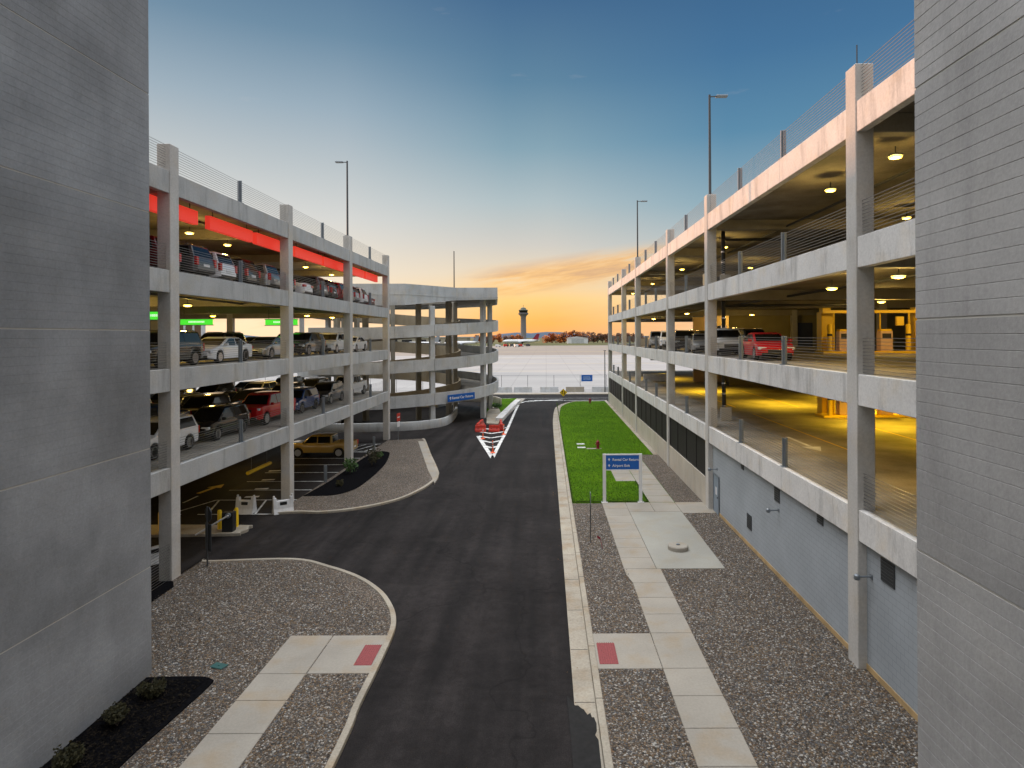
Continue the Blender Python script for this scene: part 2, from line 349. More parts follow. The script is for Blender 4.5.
# low bank of dusky streaks near the horizon
cn2 = noise(nt, cb.outputs[0], .8, 5, .5); cm2 = ramp(nt, cn2, [(.5, [0] * 3), (.65, [1] * 3)]); win2 = ramp(nt, z, [(.0, [0] * 3), (.02, [1] * 3), (.05, [.2] * 3), (.06, [0] * 3)])
col = mixc(nt, math_(nt, 'MULTIPLY', math_(nt, 'MULTIPLY', cm2.outputs[0], win2.outputs[0]), .5), col, lin(240, 160, 96))
# small wisps higher up
cb2 = nd(nt, 'ShaderNodeCombineXYZ'); L(nt, math_(nt, 'MULTIPLY', azim, 9.0), cb2.inputs[0]); L(nt, math_(nt, 'MULTIPLY', z, 45.0), cb2.inputs[1])
wz = ramp(nt, noise(nt, cb2.outputs[0], .9, 6), [(.66, [0] * 3), (.78, [.12] * 3)])
wwin = ramp(nt, z, [(.12, [0] * 3), (.2, [1] * 3), (.5, [1] * 3), (.6, [0] * 3)])
col = mixc(nt, math_(nt, 'MULTIPLY', wz.outputs[0], wwin.outputs[0]), col, lin(214, 200, 196))
# unseen sky behind the viewer, its level chosen to light the scene
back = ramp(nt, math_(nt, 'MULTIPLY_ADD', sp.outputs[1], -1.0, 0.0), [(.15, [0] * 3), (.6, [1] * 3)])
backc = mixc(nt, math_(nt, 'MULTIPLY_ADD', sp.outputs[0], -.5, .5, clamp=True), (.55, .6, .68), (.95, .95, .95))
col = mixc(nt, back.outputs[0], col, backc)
hs = nd(nt, 'ShaderNodeHueSaturation'); hs.inputs['Saturation'].default_value = .92; L(nt, col, hs.inputs['Color']); col = hs.outputs[0]
ns = nd(nt, 'ShaderNodeMix', data_type='RGBA', blend_type='ADD'); ns.inputs[0].default_value = .02
L(nt, col, ns.inputs[6]); L(nt, sky.outputs[0], ns.inputs[7])
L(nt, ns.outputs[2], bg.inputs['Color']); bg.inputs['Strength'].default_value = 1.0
sd = bpy.data.lights.new('sun', 'SUN'); sd.energy = 3.4; sd.angle = R(.5); sd.color = (1, .47, .225)
so = bpy.data.objects.new('sun', sd); COL.objects.link(so)
dirs = Vector((math.sin(R(SUN_AZ)) * math.cos(R(SUN_EL)), math.cos(R(SUN_AZ)) * math.cos(R(SUN_EL)), math.sin(R(SUN_EL))))
so.rotation_euler = dirs.to_track_quat('Z', 'Y').to_euler()
S.view_settings.view_transform = 'Standard'; S.view_settings.look = 'None'; S.view_settings.exposure = 0; S.view_settings.gamma = 1; S.view_settings.use_curve_mapping = False
S.render.engine = 'CYCLES'; S.cycles.use_denoising = True
S.cycles.max_bounces = 7; S.cycles.diffuse_bounces = 4; S.cycles.glossy_bounces = 3; S.cycles.sample_clamp_indirect = 6
S.cycles.caustics_reflective = False; S.cycles.caustics_refractive = False

# ---------------------------------------------------------------- ground
RZ = -.12    # asphalt level; walks and beds at 0
def sheet(name, poly, z, mat):
    mb = MB(); mb.add([(x, y, z) for x, y in poly], [tuple(range(len(poly)))])
    return struct(mb.build(name, mat))
sheet('ground', [(-6000, -200), (6000, -200), (6000, 9000), (-6000, 9000)], -.30, M['field'])
sheet('apron', [(-700, 115.4), (700, 115.4), (700, 348), (-700, 348)], -.13, M['apron'])
sheet('taxiway', [(-900, 348), (900, 348), (900, 690), (-900, 690)], -.13, M['apron_tan'])
sheet('road', [(-75, -8), (12, -8), (12, 113), (120, 113), (120, 113), (-75, 113)], RZ, M['asphalt']) if False else sheet('road', [(-75, -8), (60, -8), (60, 113), (-75, 113)], RZ, M['asphalt'])
mb = MB(); mb.box(-75, 60, 113, 115.4, -.2, .03); struct(mb.build('far_pavement', M['curb'], bevel=.02))
# tyre-worn tan sweep of the apron edge / painted lines
mb = MB()
for y_, x0, x1, ww in ((190, -60, 40, .4), (240, -140, 90, .5), (300, -40, 160, .6), (420, -300, 300, 1.2), (560, -300, 200, 1.5)):
    mb.box(x0, x1, y_, y_ + ww, -.129, -.124)
struct(mb.build('apron_marking', M['paint_y']))

# right verge
gx = .77
kerb_r = [(gx, -8), (gx, 20), (gx, 40), (gx, 62), (.82, 78)] + [G(554.4, 409), G(557.5, 405.5), G(565, 402.3), G(575, 400.9), G(600, 400.6)]
kr = smooth_path(kerb_r, 5)
mb = MB(); strip(mb, kr, -.62, 0, -.2, RZ + .012); gutter = struct(mb.build('gutter', M['curb']))
mb = MB(); strip(mb, kr, -.84, -.625, -.2, .015); struct(mb.build('kerb', M['curb'], bevel=.025))
# gutter joints
mb = MB()
for y_ in [12 + 3.05 * i for i in range(18)]:
    mb.box(gx + .02, gx + .6, y_, y_ + .025, RZ + .0125, RZ + .014)
    mb.box(gx + .63, gx + .836, y_, y_ + .02, .0, .0175)
struct(mb.build('kerb_joint', M['asphalt']))
# broken asphalt patch over the gutter
rj = random.Random(2)
pp = [G(p[0] + rj.uniform(-1, 1), p[1] + rj.uniform(-1, 1), z=RZ + .02) for p in ((566, 695), (570, 699), (573, 703), (574.5, 706), (578, 705.5), (581, 709), (584, 710), (587, 714), (589.5, 713), (592, 718), (595, 718.5), (596.5, 724), (597, 730), (595, 735), (599, 741), (600, 752), (604, 790), (575, 790))]
mb = MB(); mb.prism(pp, RZ - .05, RZ + .03); struct(mb.build('asphalt_patch', plain('fresh_asphalt', (.008, .0075, .0075), .9, var=.5, scale=6)))
XW = 10.15
mb = MB(); mb.prism([(gx + .82, -8), (XW - .02, -8), (XW - .02, 39.3), (gx + .82, 39.3)], -.2, -.02); struct(mb.build('gravel_bed', M['gravel']))
mb = MB(); mb.prism([(8.15, 39.3), (XW, 39.3), (XW, 55.2), (8.15, 55.2)], -.2, -.015); struct(mb.build('gravel_strip', M['gravel']))
lawn_l = [p for p in offset_path(kr, -.83) if p[1] > 39.3]
mb = MB(); mb.prism([(gx + .83, 39.3)] + lawn_l + [(9.55, lawn_l[-1][1]), (9.55, 55.2), (8.14, 55.2), (8.14, 39.3)], -.2, -.005); struct(mb.build('lawn', M['lawn']))
mb = MB(); mb.prism([(9.5, 55.2), (9.9, 55.2), (9.9, 102), (9.5, 102)], -.2, 0.0); struct(mb.build('lawn_edging', M['curb']))
def loose_stones(areas, n, name):
    rng = random.Random(21); mb = MB(); mats = [plain(f'stone_{c}', v, .7) for c, v in (('grey', (.16, .15, .135)), ('tan', (.20, .135, .075)), ('dark', (.05, .043, .036)), ('pale', (.38, .36, .325)), ('brown', (.115, .078, .048)), ('slate', (.10, .10, .105)), ('umber', (.075, .057, .042)))]
    tot = sum(a[4] for a in areas)
    for x0, x1, y0, y1, wgt, test in areas:
        for _ in range(int(n * wgt / tot)):
            x, y = rng.uniform(x0, x1), rng.uniform(y0, y1)
            if not test(x, y): continue
            r = rng.uniform(.02, .05) * (1.3 if rng.random() < .1 else 1); a = rng.uniform(0, 6.28); c, s_ = math.cos(a) * r, math.sin(a) * r; e = rng.uniform(.55, .9); hh = r * rng.uniform(.45, .8); z0 = -.022
            j = lambda: rng.uniform(.8, 1.15)
            q1, q2, q3, q4 = j(), j(), j(), j()
            vs = [(x + c * q1, y + s_ * q1, z0 + hh * .3), (x - s_ * e * q2, y + c * e * q2, z0 + hh * .35), (x - c * q3, y - s_ * q3, z0 + hh * .3), (x + s_ * e * q4, y - c * e * q4, z0 + hh * .35), (x + c * .4, y + s_ * .4, z0 + hh), (x - c * .35 - s_ * .2, y - s_ * .35 + c * .2, z0 + hh * .95)]
            mb.add(vs, [(0, 1, 4), (1, 5, 4), (1, 2, 5), (2, 3, 5), (3, 4, 5), (3, 0, 4)], rng.choice(mats))
    o = mb.build(name, None, recalc=False); o['kind'] = 'stuff'; return o
def right_bed(x, y):
    if x < 1.66 or x > 10.0: return False
    if 3.6 < x < 5.24 and y < 28.3: return False
    if x < 3.7 and 19.7 < y < 22.15: return False
    return not (y > 28.1 and 3.45 < x < 8.15)
def left_bed(x, y):
    if -9.2 < x < -7.58 and y < 22.1: return False
    if x > -9 and 19.5 < y < 22.1: return False
    if x < -10.25 and y < 19.45: return False
    if y > 22 and x > -5.9 - max(0, y - 22.0) ** 1.55 * .27: return False
    return y < 29.2 and (x < -5.55) and (y < 27.5 or x < -8.7)
loose_stones([(1.66, 10.0, 13.5, 37, 210, right_bed), (-16, -5.5, 13.5, 29.2, 130, left_bed)], 90000, 'loose_gravel')
rng = random.Random(8); mb = MB(); lm = [plain('fallen_leaf', (.30, .15, .03), .8), plain('dry_leaf', (.16, .07, .03), .8)]
for _ in range(70):
    if rng.random() < .75: x, y = .72 + rng.gauss(0, .22), rng.uniform(13, 60)
    elif True: x, y = rng.uniform(1.8, 9.6), rng.uniform(14, 40)
    else: x, y = -5.25 + abs(rng.gauss(0, .3)), rng.uniform(13, 22)
    zz = RZ + .018 if x < 1.35 else .004
    if 1.35 < x < 1.65: continue
    a = rng.uniform(0, 6.28); r = rng.uniform(.02, .035); c, s_ = math.cos(a) * r, math.sin(a) * r
    mb.add([(x - c, y - s_, zz), (x + s_ * .6, y - c * .6, zz + rng.uniform(0, .02)), (x + c, y + s_, zz + .004), (x - s_ * .6, y + c * .6, zz + rng.uniform(0, .02))], [(0, 1, 2, 3)], rng.choice(lm))
o = mb.build('fallen_leaves', None, recalc=False); o['kind'] = 'stuff'
# right pavement
def walk_slabs(name, x0, x1, ys, mat, z=0.0, gap=.022):
    mb = MB()
    for a, b in zip(ys, ys[1:]): mb.box(x0, x1, a + gap / 2, b - gap / 2, -.2, z)
    return struct(mb.build(name, mat, bevel=.012, seg=1))
walk_slabs('pavement', 3.68, 5.16, [1.6 + 1.515 * i for i in range(10)] + [16.73, 18.24, 19.75, 22.1, 23.6, 25.1], M['walk'])
mb = MB(); mb.prism([(3.68, 25.12), (5.16, 25.12), (5.16, 26.58), (3.68, 26.58)], -.2, 0); mb.prism([(3.68, 26.6), (5.16, 26.6), (5.16, 28.18), (3.5, 28.18), (3.5, 27.6)], -.2, 0)
struct(mb.build('pavement', M['walk'], bevel=.012, seg=1))
walk_slabs('pavement', 3.5, 4.96, [28.2 + 1.4 * i for i in range(9)], M['walk'])
walk_slabs('concrete_pad', 4.98, 8.1, [28.2, 37.3], M['pad'])
walk_slabs('pavement', 4.98, 6.5, [37.32, 39.4], M['walk']); walk_slabs('pavement', 6.52, 8.1, [37.32, 39.4], M['walk'])
walk_slabs('pavement', 8.12, XW - .03, [37.0, 39.4], M['walk'])
walk_slabs('pavement', 6.52, 8.12, [39.42 + 1.58 * i for i in range(11)], M['walk'])
walk_slabs('pavement', 5.05, 6.5, [45.2, 47.6, 50], M['walk'])
walk_slabs('kerb_ramp', 1.6, 3.66, [19.75, 22.1], M['walk'], z=-.004)
walk_slabs('tactile_paving', 1.68, 2.3, [20.0, 21.4], M['dome'], z=.006)
# domes on the tactile tiles
def domes(x0, x1, y0, y1):
    mb = MB()
    x = x0 + .05
    while x < x1:
        y = y0 + .05
        while y < y1: mb.lathe([(.02, 0), (.012, .008)], 5, o=(x, y, .006)); y += .075
        x += .075
    return struct(mb.build('tactile_dome', M['dome']))
domes(1.68, 2.3, 20, 21.4)

# left verge, first bed
kl1 = [(-5.3, -8), (-5.3, 14), G(359.8, 709, RZ), G(377.6, 672, RZ), G(394, 635, RZ), G(396, 619, RZ), G(391, 605, RZ), G(380.6, 592, RZ), G(360, 578.6, RZ), G(330, 568, RZ), G(294, 560.5, RZ), (-15.9, 29.55), (-16.3, 29.6)]
kl1 = smooth_path(kl1, 5)
mb = MB(); strip(mb, kl1, 0, .2, -.2, .015); struct(mb.build('kerb', M['curb'], bevel=.025))
mb = MB(); mb.prism(offset_path(kl1, .19) + [(-16.3, -8)], -.2, -.02); struct(mb.build('gravel_bed', M['gravel']))
walk_slabs('pavement', -9.12, -7.63, [1.5 + 1.51 * i for i in range(13)][:-1] + [19.55, 22.05], M['walk'])
walk_slabs('kerb_ramp', -7.6, -5.55, [19.55, 22.05], M['walk'], z=-.004)
walk_slabs('tactile_paving', -6.28, -5.7, [20.0, 21.35], M['dome'], z=.006); domes(-6.28, -5.7, 20, 21.35)
mb = MB(); mb.prism(smooth_path([(-12.6, 19.35), (-11.0, 19.4), (-10.45, 19.25), (-10.3, 18.9), (-10.45, 17), (-10.6, 15), (-10.7, 8), (-12.6, 8)], 4), -.1, .012); struct(mb.build('mulch_bed', M['mulch']))
mb = MB(); mb.prism([(-17.2, 20), (-15.9, 20), (-15.9, 26.4), (-16.3, 27.0), (-17.2, 27.0)], -.1, .01); struct(mb.build('mulch_bed', M['mulch']))
# left verge, second bed
kl2 = [(-16.3, 37.5), G(300, 513.4, RZ), G(321.7, 513.7, RZ), G(359.8, 509.5, RZ), G(397.8, 501, RZ), G(421, 491, RZ), G(433, 483, RZ), G(439, 476, RZ), G(437, 468, RZ), G(431, 455, RZ), G(426, 442, RZ), G(424, 439.5, RZ)]
kl2 = smooth_path(kl2, 5)
mb = MB(); strip(mb, kl2, 0, .22, -.2, .015); struct(mb.build('kerb', M['curb'], bevel=.025))
mb = MB(); mb.prism(offset_path(kl2, .21) + [(-16.3, 63.6)], -.2, -.02); struct(mb.build('gravel_bed', M['gravel']))
wedge = [G(418, 441), G(425.5, 441), G(438.5, 477), G(434.5, 483), G(428, 470)]
mb = MB(); mb.prism(wedge, -.15, .0); struct(mb.build('pavement', M['walk'], bevel=.01, seg=1))
mb = MB(); mb.prism(smooth_path([G(303, 496), G(330.5, 480.6), G(371.5, 453.5), G(388, 452), G(389, 456), G(384.7, 464.5), G(372, 477), G(356.8, 488), G(341, 493.5), G(327.5, 495.5)], 4), -.1, .015); struct(mb.build('mulch_bed', M['mulch']))

# painted road markings
mb = MB()
def line(p, q, wd, zz=RZ + .004):
    p, q = Vector(p), Vector(q); t = (q - p).normalized(); n_ = Vector((-t.y, t.x)) * wd / 2
    mb.add([(*(p - n_), zz), (*(q - n_), zz), (*(q + n_), zz), (*(p + n_), zz)], [(0, 1, 2, 3)])
def GA(x, y): return G(x, y, RZ)
tip = GA(492.5, 458)
rp = smooth_path([tip, GA(500, 443), GA(507.5, 428.7), GA(518, 405.6), GA(522, 402.6), GA(528, 401.2), GA(536, 400.8)], 5)
for a, b in zip(rp, rp[1:]): line(a, b, .32)
line(tip, GA(478, 436), .38)
for yy in (447, 441.5, 437, 432.5, 428.5):
    f = (458 - yy) / 22; xl = 492.5 - 14.5 * f if yy > 436 else 478 - (436 - yy) * .2; xr = 492.5 + 11.5 * (458 - yy) / 22.5
    xm = (xl + xr) / 2
    line(GA(xl, yy - 1), GA(xm, yy + 1), .4, RZ + .005); line(GA(xm, yy + 1), GA(xr, yy - 1), .4, RZ + .0055)
struct(mb.build('road_marking', M['paint']))
mb = MB()
for x0, x1 in ((-30, -6), (-3, 10), (14, 40)): line((x0, 103.0), (x1, 103.0), .3)
line((-60, 106.8), (60, 106.8), .15); line((-3.2, 101), (3, 105.5), .2); line((-2, 103.4), (2, 103.4), .5, RZ + .006)
struct(mb.build('road_marking', M['paint']))
mb = MB()
for py in (490, 481.5, 472.7, 465, 458.6, 452.5):
    y_ = GA(280, py)[1]; line((-22.3, y_), (-16.5, y_), .11)
for k in range(5): line((-21.5 + 1.1 * k, 58.2), (-20.2 + 1.1 * k, 61.8), .14, RZ + .005)
line((-22, 58.1), (-16.6, 58.1), .11); line((-22, 62), (-16.6, 62), .11)
yb, yt = GA(290, 514)[1], GA(290, 499.8)[1]
line((-21.2, yb), (-16.4, yb), .12); line((-21.8, yt), (-16.4, yt), .12)
for k in range(4): line((-21.6 + 1.55 * k, yt), (-20.6 + 1.45 * k, yb), .12, RZ + .005)
line((-21.8, yt), (-22.9, 37.8), .12, RZ + .0055); line((-22.9, 37.8), (-22.2, yb), .12, RZ + .006)
line(GA(183, 503), GA(198, 496), .14)
for p in ((245, 497), (255, 489), (262, 480), (269, 471)):
    a = GA(*p); line(a, (a[0] + .9, a[1] + .1), .35)
struct(mb.build('parking_marking', M['paint']))
mb = MB(); a = Vector(GA(198, 493.5)); b = Vector(GA(214, 487.8)); line(a, b, .32); t = (b - a).normalized(); n_ = Vector((-t.y, t.x))
mb.add([(*(b + n_ * .55), RZ + .005), (*(b - n_ * .55), RZ + .005), (*(b + t * 1.1), RZ + .005)], [(0, 1, 2)]); struct(mb.build('arrow_marking', M['paint_y']))

# splitter island and grass behind it
isl = [GA(487, 423), GA(497.5, 424.5), GA(502, 418), GA(520.5, 400.8), GA(516.5, 398.9), GA(497, 399.4), GA(489.5, 402), GA(486.5, 411)]
mb = MB(); mb.prism(isl, -.2, -.01); struct(mb.build('lawn', M['lawn']))
mb = MB(); mb.prism([GA(486.5, 424.2), GA(498, 424.8), GA(502, 417), GA(499, 409), GA(491.5, 407), GA(487, 413)], -.2, .01); struct(mb.build('mulch_bed', M['curb']))
mw_ = MB(); strip(mw_, [G(499, 421), G(504, 415.5), G(511, 408.5), G(518, 402)], -.45, .45, -.2, .4)
tag(mw_.build('concrete_wall', M['conc_r'], bevel=.06), 'low pale concrete divider wall running back from the red barriers', 'wall')
mb = MB(); strip(mb, [GA(514.5, 405), GA(517.5, 402), GA(521, 399.4)], -.75, .75, -.2, .03); struct(mb.build('kerb', M['walk'], bevel=.03))

# ---------------------------------------------------------------- stair towers with grooved panels
def tower(name, label, x_face, x_back, y0, y1, mat, sgn, grooved_from=-99):
    t = empty(name, label, 'stair tower', (x_face, y1, 0))
    joints = [-.35, 3.38, 7.11, 10.84, 14.57, 18.30, 22.03, 25.8]
    for k, (za, zb) in enumerate(zip(joints, joints[1:])):
        za2, zb2 = za + .019, zb - .019
        prof = []; zz = za2; n = 17; st = (zb2 - za2) / n; gd = .0045 if sgn > 0 else .0078
        for i in range(n):
            a = za2 + i * st
            prof += [(0, a), (0, a + st - 2 * gd), (gd, a + st - gd)] if i < n - 1 else [(0, a), (0, zb2)]
        # outline in (depth, z): depth runs into the tower
        ring = lambda y: [(x_face - sgn * d, y, z_) for d, z_ in prof]
        mb = MB()
        # face strip towards the road
        mb.loft([ring(y0), ring(y1)], closed=False, caps=False)
        # end return towards the far side, top and bottom
        e = [(x_face - sgn * d, y1, z_) for d, z_ in prof]; q = [(x_back, y1, z_) for d, z_ in prof]
        mb.loft([e, q], closed=False, caps=False)
        mb.quad((x_face, y0, zb2), (x_face, y1, zb2), (x_back, y1, zb2), (x_back, y0, zb2))
        mb.quad((x_face, y0, za2), (x_face, y1, za2), (x_back, y1, za2), (x_back, y0, za2))
        mb.build('wall_panel', mat, recalc=True).parent = t
        t.children
    for c in kids(t): c.matrix_parent_inverse = Matrix.Translation((-x_face, -y1, 0))
    mb = MB(); xa, xb = sorted((x_face - sgn * .0125, x_back + sgn * .0125)); mb.box(xa, xb, y0, y1 - .0125, -.3, 25.9)
    c = mb.build('core', M['joint'], t); c.matrix_parent_inverse = Matrix.Translation((-x_face, -y1, 0))
    return t
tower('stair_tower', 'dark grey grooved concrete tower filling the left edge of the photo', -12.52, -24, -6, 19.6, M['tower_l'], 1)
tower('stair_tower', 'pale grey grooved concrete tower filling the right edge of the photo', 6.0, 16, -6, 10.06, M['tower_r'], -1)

# ---------------------------------------------------------------- garages
RT = [18.01, 13.70, 9.33, 5.03]          # band tops right
LT = [17.90, 13.56, 9.24, 4.92]          # band tops left
BH = .98
def P0(o, t): o.parent = t; o.matrix_parent_inverse = t.matrix_basis.inverted(); return o
def cable_rail(x, y0, y1, z0, n=11, hgt=1.15, r=.0075, thing=None):
    mb = MB()
    for i in range(n):
        zz = z0 + .06 + (hgt - .06) * i / (n - 1)
        mb.box(x - r, x + r, y0, y1, zz - r, zz + r)
    return P0(mb.build('cable_rail', M['cable']), thing)
def post(x, y, z0, thing, hgt=1.22):
    mb = MB(); mb.box(x - .11, x + .11, y - .035, y + .035, z0, z0 + hgt); mb.box(x - .03, x + .03, y - .12, y + .12, z0 + .02, z0 + hgt - .02); mb.box(x - .16, x + .16, y - .17, y + .17, z0, z0 + .03)
    return P0(mb.build('rail_post', M['steel'], bevel=.006, seg=1), thing)
def garage(name, label, xf, sg, cols, y0, tops, depth, mats, posts, inner, wallat=None):
    """xf facade plane, sg=+1 interior towards +x. cols: near edges of the facade columns."""
    t = empty(name, label, 'parking garage', (xf, cols[0], 0))
    mb_, mc = mats
    CW, CD = .66, .58
    yend = cols[-1] + CW
    for y in cols:
        mb = MB(); xa, xb = sorted((xf, xf + sg * CD)); mb.box(xa, xb, y, y + CW, -.2, tops[0] + 1.2)
        P0(mb.build('column', mc, bevel=.02, seg=1), t)
    for li, zt in enumerate(tops):
        edges = [y0] + [c for c in cols]
        prev = y0
        for c in cols:
            if c - prev > .3:
                xa, xb = sorted((xf + sg * .035, xf + sg * .33)); n = 2 if c - prev < 14 else 3
                mb = MB(); st = (c - prev) / n
                for i in range(n):                       # cast joints: panels with a hairline gap
                    mb.box(xa, xb, prev + i * st + (.006 if i else .003), prev + (i + 1) * st - (.006 if i < n - 1 else .003), zt - BH, zt)
                P0(mb.build('spandrel_beam', mb_, bevel=.012, seg=1), t)
                # rail above the spandrel
                cable_rail(xf + sg * .2, prev, c, zt, thing=t)
                for k in range(1, n): post(xf + sg * .2, prev + (c - prev) * k / n, zt, t)
            prev = c + CW
        # end facade
        xa, xb = sorted((xf + sg * .62, xf + sg * depth)); mb = MB(); mb.box(xa, xb, yend - .3, yend - .02, zt - BH, zt); P0(mb.build('spandrel_beam', mb_, bevel=.012, seg=1), t)
        # deck
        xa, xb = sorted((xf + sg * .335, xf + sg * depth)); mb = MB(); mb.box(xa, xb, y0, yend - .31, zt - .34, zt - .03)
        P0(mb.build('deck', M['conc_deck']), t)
        # beams across at each column line, a girder along the first interior line
        for c in cols + ([y0 + .3] if cols[0] - y0 > 8 else []):
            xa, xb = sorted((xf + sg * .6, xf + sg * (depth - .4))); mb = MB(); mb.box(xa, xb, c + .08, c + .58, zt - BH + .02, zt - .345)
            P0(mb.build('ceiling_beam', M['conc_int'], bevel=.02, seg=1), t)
    for xi in inner:
        for c in cols:
            mb = MB(); mb.box(xf + sg * xi - .3, xf + sg * xi + .3, c + .05, c + .6, -.2, tops[0] - .4); P0(mb.build('interior_column', M['conc_col'], bevel=.02, seg=1), t)
    return t
RC = [19.68, 37.85, 50.2, 68.1, 80.3, 97.9]
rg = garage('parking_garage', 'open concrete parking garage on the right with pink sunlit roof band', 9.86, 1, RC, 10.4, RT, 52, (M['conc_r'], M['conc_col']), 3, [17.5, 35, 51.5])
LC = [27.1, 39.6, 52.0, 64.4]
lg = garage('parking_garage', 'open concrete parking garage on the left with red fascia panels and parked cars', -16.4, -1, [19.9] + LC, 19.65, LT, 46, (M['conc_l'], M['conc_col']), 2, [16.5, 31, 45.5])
# posts and rails at ground on the left
for y in (45.4, 58.2): post(-16.2, y, RZ, lg, 1.35)
cable_rail(-16.5, 20.6, 27.1, 0.0, n=14, hgt=1.6, thing=lg)
# right ground floor walls
mb = MB(); mb.box(XW, XW + .25, 10.4, 37.85, -.2, RT[3] - BH + .01); P0(mb.build('block_wall', M['block']), rg)
mb = MB(); mb.box(XW - .03, XW - .002, 10.4, 37.6, -.2, .17); P0(mb.build('wall_base', M['tan'], bevel=.01, seg=1), rg)
for a, b in zip(RC[1:], RC[2:]):
    mb = MB(); n = 4 if b - a < 14 else 6; st = (b - a - .66) / n
    for i in range(n): mb.box(9.93, 10.28, a + .66 + i * st + .006, a + .66 + (i + 1) * st - .006, -.2, 1.72)
    P0(mb.build('base_wall', M['wallbase'], bevel=.012, seg=1), rg)
    f = MB(); f.box(9.98, 10.12, a + .66, b, 1.725, 1.8); f.box(9.98, 10.12, a + .66, b, 3.96, 4.04)
    for i in range(n + 1): f.box(9.98, 10.12, a + .66 + i * st - (.04 if i else 0), a + .66 + i * st + (.04 if i < n else 0), 1.801, 3.959)
    k = 24
    for i in range(k): f.box(10.02, 10.09, a + .66, b, 1.83 + i * 2.12 / k, 1.83 + i * 2.12 / k + .055)
    m2 = int((b - a) / .11)
    for i in range(m2): yy = a + .7 + i * (b - a - .75) / m2; f.box(10.095, 10.115, yy, yy + .05, 1.801, 3.959)
    f.box(10.2, 10.22, a + .66, b, 1.73, 4.04)
    P0(f.build('ventilation_screen', M['mesh']), rg)
def louver(y, z, w_, h_):
    mb = MB(); mb.box(XW - .03, XW - .002, y - w_ / 2, y + w_ / 2, z - h_ / 2, z + h_ / 2, M['steel_dark'])
    o = P0(mb.build('vent_louver', M['steel_dark']), rg)
    s_ = MB(); n = max(4, int(h_ / .09))
    for i in range(n): zz = z - h_ / 2 + h_ * (i + .5) / n; s_.add([(XW - .034, y - w_ / 2 + .03, zz - .03), (XW - .034, y + w_ / 2 - .03, zz - .03), (XW - .06, y + w_ / 2 - .03, zz + .0), (XW - .06, y - w_ / 2 + .03, zz + .0)], [(0, 1, 2, 3)])
    P0(s_.build('louver_blade', M['steel'], recalc=False), o)
louver(27.3, 3.55, .62, .6); louver(31.05, 1.25, .7, .72); louver(32.1, 3.78, .4, .28); louver(23.0, 3.75, .5, .36); louver(18.45, 3.5, .74, .7); louver(13.5, 3.5, .74, .7)
def wall_lamp(y, z, label):
    t = empty('wall_lamp', label, 'wall lamp', (XW, y, z))
    mb = MB(); mb.box(-.03, -.002, -.08, .08, -.08, .08); mb.build('wall_plate', M['steel'], t, bevel=.01)
    mb = MB(); mb.tube((-.03, 0, 0), (-.42, 0, .0), .03, 8); mb.build('arm', M['steel'], t)
    mb = MB(); mb.lathe([(.04, .09), (.09, .05), (.1, -.06), (.08, -.09)], 12, o=(-.46, 0, 0)); mb.build('lamp_head', M['steel'], t, smooth=40)
wall_lamp(27.15, 2.92, 'small wall lamp on an arm in the middle of the blue-grey wall')
wall_lamp(19.4, 3.02, 'small wall lamp on the blue-grey wall just past the near column')
wall_lamp(36.9, 2.62, 'small wall lamp above the grey door in the blue-grey wall')
mb = MB(); mb.box(XW - .05, XW - .002, 36.45, 37.5, -.02, 2.2); door = P0(mb.build('door', plain('grey_door', (.22, .27, .33), .5), bevel=.01), rg)
mb = MB(); mb.box(XW - .056, XW - .051, 36.8, 37.1, 1.1, 1.55); P0(mb.build('notice', M['white']), door)
mb = MB(); mb.box(XW - .11, XW - .052, 36.56, 36.62, .95, 1.05); P0(mb.build('handle', M['chrome']), door)
mb = MB(); mb.box(XW - .07, XW - .03, 37.5, 37.56, -.02, 2.26); mb.box(XW - .07, XW - .03, 36.39, 36.45, -.02, 2.26); mb.box(XW - .07, XW - .03, 36.45, 37.5, 2.201, 2.26); P0(mb.build('door_frame', M['steel']), door)
# right garage interior walls
for zt, zn in ((RT[3], RT[2]), (RT[2], RT[1])):
    mb = MB(); mb.box(20.4, 61.5, 68.9, 69.2, zt - .03, zn - .35); P0(mb.build('partition_wall', M['olive_wall']), rg)
    mb = MB(); mb.box(28.0, 29.6, 68.84, 68.895, zt - .02, zt + 2.6); P0(mb.build('partition_door', M['steel_dark']), rg)
    mb = MB(); mb.box(17.6, 18.6, 74.0, 74.3, zt - .03, zn - .35); mb.box(18.6, 26.5, 74.0, 74.3, zt - .03, zt + .9); mb.box(18.6, 26.5, 74, 74.3, zt + 2.4, zn - .35)
    for k in range(6): mb.box(18.6 + 1.5 * k, 18.95 + 1.5 * k, 74.003, 74.297, zt + .901, zt + 2.399)
    P0(mb.build('office_wall', M['cream_wall']), rg)
mb = MB(); mb.box(61.5, 61.8, 10.4, 98, -.2, RT[0] - .4); P0(mb.build('back_wall', M['olive_wall']), rg)
# left garage: inner and far walls
mb = MB(); mb.box(-62.2, -62.0, 19.7, 64.6, -.2, LT[3]); P0(mb.build('back_wall', M['conc_int']), lg)
mb = MB(); mb.box(-58, -40, 63.3, 63.6, LT[2], LT[1] - .4); mb.box(-62, -30, 63.2, 63.6, -.2, LT[3] - .4); P0(mb.build('end_wall', M['conc_int']), lg)
